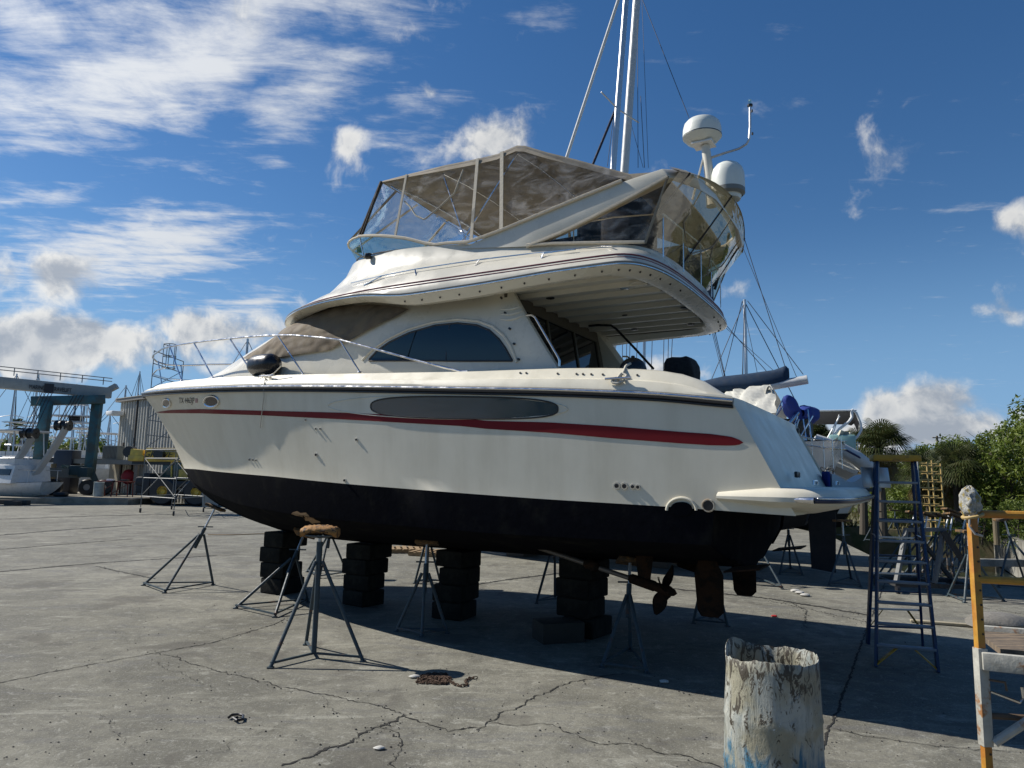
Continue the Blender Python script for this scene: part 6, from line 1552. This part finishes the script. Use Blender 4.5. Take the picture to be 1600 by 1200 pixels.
# wheeled trestle
def trestle():
    c=G(1445,925); t=thing('wheeled_trestle','low wheeled trestle with sloping arms beside the pile of stands','cradle',c,-.12); m_=mat('galvanised',(.15,.155,.155),.6,.2,var=.3); dk=mat('dark_arm',(.03,.03,.03),.7)
    for x in(-.62,.15,.75):
        MB().bar((x,-.35,.16),(x,.75,.16),.07).build('base_beam',dk,t)
    MB().bar((-.62,-.3,.16),(.75,-.3,.16),.08).build('base_beam',dk,t); MB().bar((-.62,.6,.16),(.75,.6,.16),.08).build('base_beam',dk,t)
    for x in(-.62,.05): MB().bar((x,-.3,.2),(x+.3,-.1,1.15),.07).build('arm',m_,t)
    MB().bar((.3,-.2,1.15),(.8,-.35,.2),.1).build('arm',dk,t); MB().bar((.0,.5,1.2),(.75,.6,.2),.07).build('arm',dk,t); MB().bar((-.35,-.1,1.15),(.35,-.1,1.18),.07).build('top_beam',m_,t)
    for x,y in((-.62,-.35),(.75,-.35),(-.62,.7),(.75,.7)): MB().cyl((x,y,.07),.075,.05,14,(1,0,0)).build('caster',rubber,t)
trestle()
# creek wall
def seawall():
    pts=[(13.9,15.9),(14.9,20),(19.1,28.2)]; t=tag(bpy.data.objects.new('creek_wall',None),'low pale concrete creek wall with an end pillar, at the right','wall'); col.objects.link(t)
    m=MB()
    for a,b in zip(pts,pts[1:]): m.bar((a[0],a[1],-.3),(b[0],b[1],-.3),.35,1.25)
    m.build('wall_panel',mat('pale_wall',(.30,.29,.25),.85,var=.3,vscale=1.4,col2=(.17,.16,.13),bump=.3),t,smooth=False)
    MB().box((13.9,15.9,-.25),(.7,.6,1.5)).build('pillar',MATS['pale_wall'],t,bevel=.02); MB().bar((9.5,19.0,.02),(14.6,19.3,.02),.3,.18).build('capping_beam',MATS['pale_wall'],t)
seawall()
# ---- vegetation
def leaf_mat(name,a,b,c_):
    m=bpy.data.materials.new(name); m.use_nodes=True; t=NT(m.node_tree); bs=t.n['Principled BSDF']
    oi=t.new('ShaderNodeObjectInfo').outputs['Random']; geo=t.new('ShaderNodeNewGeometry').outputs['Random Per Island']
    co=t.new('ShaderNodeTexCoord').outputs['Object']; n_=t.noise(co,1.1,3,.5)
    c=t.mix(t.maprange(n_,.35,.65),a,b); c=t.mix(t.math('MULTIPLY',geo,.45),c,c_)
    t.put(bs.inputs['Base Color'],c); bs.inputs['Roughness'].default_value=.5; bs.inputs['Specular IOR Level'].default_value=.3
    tr=t.new('ShaderNodeBsdfTranslucent'); t.put(tr.inputs[0],c); mx=t.new('ShaderNodeMixShader'); mx.inputs[0].default_value=.35
    o=t.n['Material Output']; t.l.new(bs.outputs[0],mx.inputs[1]); t.l.new(tr.outputs[0],mx.inputs[2]); t.l.new(mx.outputs[0],o.inputs[0]); return m
leafm=leaf_mat('mangrove_leaf',(.12,.17,.022),(.055,.095,.018),(.19,.21,.035)); palmm=leaf_mat('palm_leaf',(.05,.075,.018),(.03,.05,.016),(.11,.09,.035)); bark=mat('bark',(.09,.075,.055),.9,var=.4,vscale=9,bump=.6)
def tree_mesh(seed,H,Rr,nleaf,ls,dens=1):
    r=random.Random(seed); tk=MB(); cr=MB(); ends=[]
    nst=3
    for s_ in range(nst):
        a=r.uniform(0,2*PI); lean=r.uniform(.1,.35)*Rr; p=[Vector((r.uniform(-.15,.15),r.uniform(-.15,.15),0))]
        for k in range(1,5): p.append(Vector((math.cos(a)*lean*k/3+r.uniform(-.12,.12),math.sin(a)*lean*k/3+r.uniform(-.12,.12),H*.75*k/4)))
        tk.tube(p,.1,7,radii=[.045*H*.35,.035*H*.35,.028*H*.35,.02*H*.35,.008*H*.3])
        for k in range(5):
            b=p[r.randint(1,4)]; a2=r.uniform(0,2*PI); e=b+Vector((math.cos(a2)*Rr*r.uniform(.4,.8),math.sin(a2)*Rr*r.uniform(.4,.8),r.uniform(.1,.3)*H)); m_=b.lerp(e,.5)+Vector((0,0,-.1)); tk.tube([b,m_,e],.03,5,radii=[.03*H*.2,.02*H*.2,.006*H*.2]); ends.append(e)
    ncl=int(34*dens); per=nleaf//ncl; cl=[]
    for i in range(ncl):
        a=r.uniform(0,2*PI); q=r.random()**.5; zz=r.uniform(.10,1.0); rad=Rr*q*(1-.55*max(0,zz-.45)/.55)*1.0
        cl.append((Vector((math.cos(a)*rad,math.sin(a)*rad,H*zz+r.uniform(-.15,.15))),r.uniform(.22,.42)*Rr*.75))
    for c,cr_ in cl:
        for _ in range(per):
            d=Vector((r.gauss(0,1),r.gauss(0,1),r.gauss(0,.8))); d=d.normalized()*cr_*(r.random()**.38)
            p=c+d; 
            if p.z<.05: continue
            n_=(d.normalized()*.6+Vector((r.uniform(-1,1),r.uniform(-1,1),r.uniform(-.2,1)))).normalized(); x=n_.orthogonal().normalized(); x=(Matrix.Rotation(r.uniform(0,2*PI),3,n_)@x); y=n_.cross(x); l=ls*r.uniform(.6,1.3); w=l*.42
            b=len(cr.v); cr.v+=[tuple(p-x*l*.5),tuple(p+y*w*.5-n_*l*.06),tuple(p+x*l*.5),tuple(p-y*w*.5-n_*l*.06)]; cr.f+=[(b,b+1,b+2,b+3)]; cr.m+=[0]
    return tk,cr
protos=[]
for i,(H,Rr,nl,ls) in enumerate(((5.6,3.0,4600,.26),(4.9,2.6,4200,.24),(6.4,2.9,4600,.26),(3.6,2.1,3000,.2))):
    tk,cr=tree_mesh(31+i,H,Rr,nl,ls)
    t=thing('mangrove_tree','x','tree',(0,0,0)); tk.build('trunk',bark,t); cr.build('crown',leafm,t,smooth=False,merge=False); protos.append(t)
used=set()
def put_tree(k,x,y,sc_,rz,label,group):
    src=protos[k]; t=src if k not in used else copy_tree(src); used.add(k); t.location=(x,y,.0); t.scale=(sc_,sc_,sc_); t.rotation_euler=(0,0,rz); tag(t,label,'tree',group); return t
MG='mangrove trees along the far bank'
for i,(px,Y,hpx,k,lb) in enumerate(((1395,37,712,0,'mangrove tree behind the head of the step ladder'),(1445,34,698,1,'mangrove tree standing behind the yellow scaffold frames'),(1490,31,690,0,'leafy mangrove left of the tape-topped post'),
   (1535,29,692,2,'tall mangrove directly behind the tape-topped post'),(1585,27,668,2,'tallest bright mangrove at the right edge of the photo'),(1650,26,628,2,'mangrove just past the right edge, reaching over the frame'),(1420,40,705,1,'mangrove showing between palm and yellow frames'),
   (1340,44,716,0,'mangrove seen under the black bimini'),(1515,35,684,0,'mangrove filling the gap behind the pile of stands'),(1560,33,675,1,'bright mangrove in the second row by the right edge'),(1280,48,735,1,'mangrove low behind the sailing yacht stern'),(1470,38,690,2,'mangrove in the second row behind the yellow frames'),
   (1610,31,655,0,'mangrove behind the tallest one at the right edge'),(1700,28,620,1,'mangrove outside the frame beyond the right edge'),
   (1475,27,800,3,'low mangrove bush at the bank foot right of the yellow frames'),(1530,25,790,3,'low mangrove bush behind the yellow post'),(1590,24,780,3,'low bush above the creek wall at the right edge'),(1415,32,790,3,'low bush seen between the legs of the step ladder'),(1365,33,800,3,'low bush seen left of the step ladder'))):
    b=P(px,760,Y); H_=P(px,hpx,Y).z; base=(5.6,4.9,6.4,3.6)[k]*1.04; put_tree(k,b.x,b.y,H_/base,rs.uniform(0,6),lb,MG)
def palm(px,top_px,Y,label,seed,sc_=1,skirt=True):
    r=random.Random(seed); b=P(*px,Y); zt=P(*top_px,Y).z; t=thing('fan_palm',label,'palm',Vector((b.x,b.y,.0)),r.uniform(0,6),'fan palms on the bank')
    zc=zt-.55*sc_; MB().tube([(0,0,0),(.05,0,zc*.5),(0,.05,zc)],.13,10,radii=[.17,.13,.14]).build('trunk',bark,t)
    cr=MB(); dd=MB()
    for i in range(64):
        a=r.uniform(0,2*PI); dead=i>50; el=r.uniform(-.35,1.35) if not dead else r.uniform(-1.4,-.9); L_=r.uniform(.3,.62)*sc_; ax=Vector((math.cos(a)*math.cos(el),math.sin(a)*math.cos(el),math.sin(el)))
        m=dd if dead else cr; c0=Vector((0,0,zc)); c1=c0+ax*L_; m.bar(c0,c1,.02)
        side=ax.cross(Vector((0,0,1))).normalized(); up=side.cross(ax)
        for k in range(19):
            th=(k/18-.5)*3.0; d=(ax*math.cos(th)+side*math.sin(th)).normalized(); l=.66*sc_*(1-.25*abs(k/18-.5)); w=.021; n_=up
            tip=c1+d*l+Vector((0,0,-.34*l)); mid=c1+d*l*.6; s2=d.cross(n_).normalized()*w
            b0=len(m.v); m.v+=[tuple(c1),tuple(mid+s2+n_*.02),tuple(tip),tuple(mid-s2+n_*.02)]; m.f+=[(b0,b0+1,b0+2,b0+3)]; m.m+=[0]
    cr.build('crown',palmm,t,smooth=False,merge=False); dd.build('dead_fronds',leaf_mat('dead_frond'+str(seed),(.16,.12,.05),(.10,.075,.03),(.22,.17,.08)),t,smooth=False,merge=False)
palm((1380,830),(1378,672),27,'bushy fan palm right behind the head of the step ladder',1,1.25); palm((1350,830),(1348,682),29,'fan palm between the black bimini and the step ladder',2,1.1)
palm((1279,800),(1279,672),33,'small fan palm peeping above the sailing yacht deck',3,1.1); palm((1500,830),(1496,708),28,'shaggy fan palm among the mangroves left of the yellow post',4,1.3); palm((1455,830),(1452,715),30,'fan palm hidden behind the yellow scaffold frames',5,1.2)
# grass tufts on the bank
gm=leaf_mat('grass_blade',(.15,.13,.05),(.08,.09,.025),(.2,.17,.08)); g_=MB(); rg_=random.Random(4)
def inside(x,y,poly):
    c=False; n=len(poly)
    for i in range(n):
        x1,y1=poly[i]; x2,y2=poly[(i+1)%n]
        if (y1>y)!=(y2>y) and x<(x2-x1)*(y-y1)/(y2-y1)+x1: c=not c
    return c
cnt=0
while cnt<5200:
    x=rg_.uniform(9,34); y=rg_.uniform(17,48)
    if not inside(x,y,bp): continue
    cnt+=1
    for k in range(4):
        a=rg_.uniform(0,2*PI); h_=rg_.uniform(.12,.42); w=.025; e=Vector((math.cos(a)*h_*.5,math.sin(a)*h_*.5,h_)); s2=Vector((-math.sin(a)*w,math.cos(a)*w,0)); p=Vector((x,y,.12))
        b0=len(g_.v); g_.v+=[tuple(p-s2),tuple(p+s2),tuple(p+e)]; g_.f+=[(b0,b0+1,b0+2)]; g_.m+=[0]
tag(g_.build('bank_grass',gm,None,smooth=False,merge=False),'dry yellow-green grass growing on the bank under the mangroves','grass',kind='stuff')
# wooden stake on the bank
b=P(1557,835,24); o=MB().cyl((0,0,.45),.09,.9,10).build('wooden_stake',mat('post_wood',(.16,.13,.08)),None); o.location=(b.x,b.y,.1); tag(o,'short wooden stake on the grass bank right of the yellow post','stake')
# utility pole tip beyond the trees
b=P(1465,700,70); t=thing('utility_pole','thin utility pole rising above the mangroves right of the step ladder','pole',Vector((b.x,b.y,0))); MB().cyl((0,0,P(1465,681,70).z/2),.10,P(1465,681,70).z,8).build('pole_shaft',mat('post_wood',(.16,.13,.08)),t); MB().box((0,0,P(1465,684,70).z),(.9,.1,.1)).build('crossarm',mat('post_wood',(.16,.13,.08)),t)
# far tree line over the marina, each tree its own crown
farp=[]
for i in range(2):
    tk,cr=tree_mesh(90+i,7.5,5.6,1700,.75,.8); t=thing('far_tree','x','tree'); tk.build('trunk',bark,t); cr.build('crown',leafm,t,smooth=False,merge=False); farp.append(t)
FT=['at the left edge of the photo','right of the leftmost tall sailboat mast','between the two pulley blocks of the hoist','just left of the left hoist leg','seen through the tuna tower','right of the tuna tower','left of the right hoist leg','between the right hoist leg and the shed','seen past the annex roof','hidden behind the metal shed']
for i,lb in enumerate(FT):
    px=-10+i*23; Y=106+(i*37%23); src=farp[i%2]; t=src if i<2 else copy_tree(src); b=P(px,740,Y); t.location=(b.x,b.y,0); t.scale=(1,1,.80+.1*((i*7)%5)/4); t.rotation_euler=(0,0,i*1.3)
    tag(t,'dark tree on the far marina shore, '+lb,'tree','far trees across the marina')
q=P(90,675,115)
for i,px in enumerate((17,)):
    b=P(px,735,100); zt=P(px,668,100).z; t=thing('far_palm','lone palm standing above the far shore at the left edge','palm',Vector((b.x,b.y,0))); MB().tube([(0,0,0),(0,0,zt)],.2,6).build('trunk',bark,t); m=MB(); r=random.Random(8)
    for k in range(26):
        a=r.uniform(0,2*PI); el=r.uniform(-.5,1.2); ax=Vector((math.cos(a)*math.cos(el),math.sin(a)*math.cos(el),math.sin(el))); side=ax.cross(Vector((0,0,1))).normalized()*.35; c0=Vector((0,0,zt)); b0=len(m.v); m.v+=[tuple(c0),tuple(c0+ax*1.3+side),tuple(c0+ax*2.3+Vector((0,0,-.7))),tuple(c0+ax*1.3-side)]; m.f+=[(b0,b0+1,b0+2,b0+3)]; m.m+=[0]
    m.build('crown',palmm,t,smooth=False,merge=False)

# unseen trees added behind the camera for window reflections and dimmer skylight
for i,(x,y,k,sc_) in enumerate(((-22,-17,0,1.3),(-15,-19,1,1.4),(-8,-18,2,1.1),(-1,-20,0,1.3),(6,-18,1,1.3),(13,-17,2,1.2),(20,-15,0,1.3),(-29,-13,1,1.3),(27,-12,2,1.2))):
    put_tree(k,x,y,sc_,i*1.7,'unseen mangrove tree added behind the camera, %s'%['far left','third from left','fourth from left','straight behind','fifth from right','fourth from right','third from right','leftmost','rightmost'][i],'unseen trees added behind the camera')
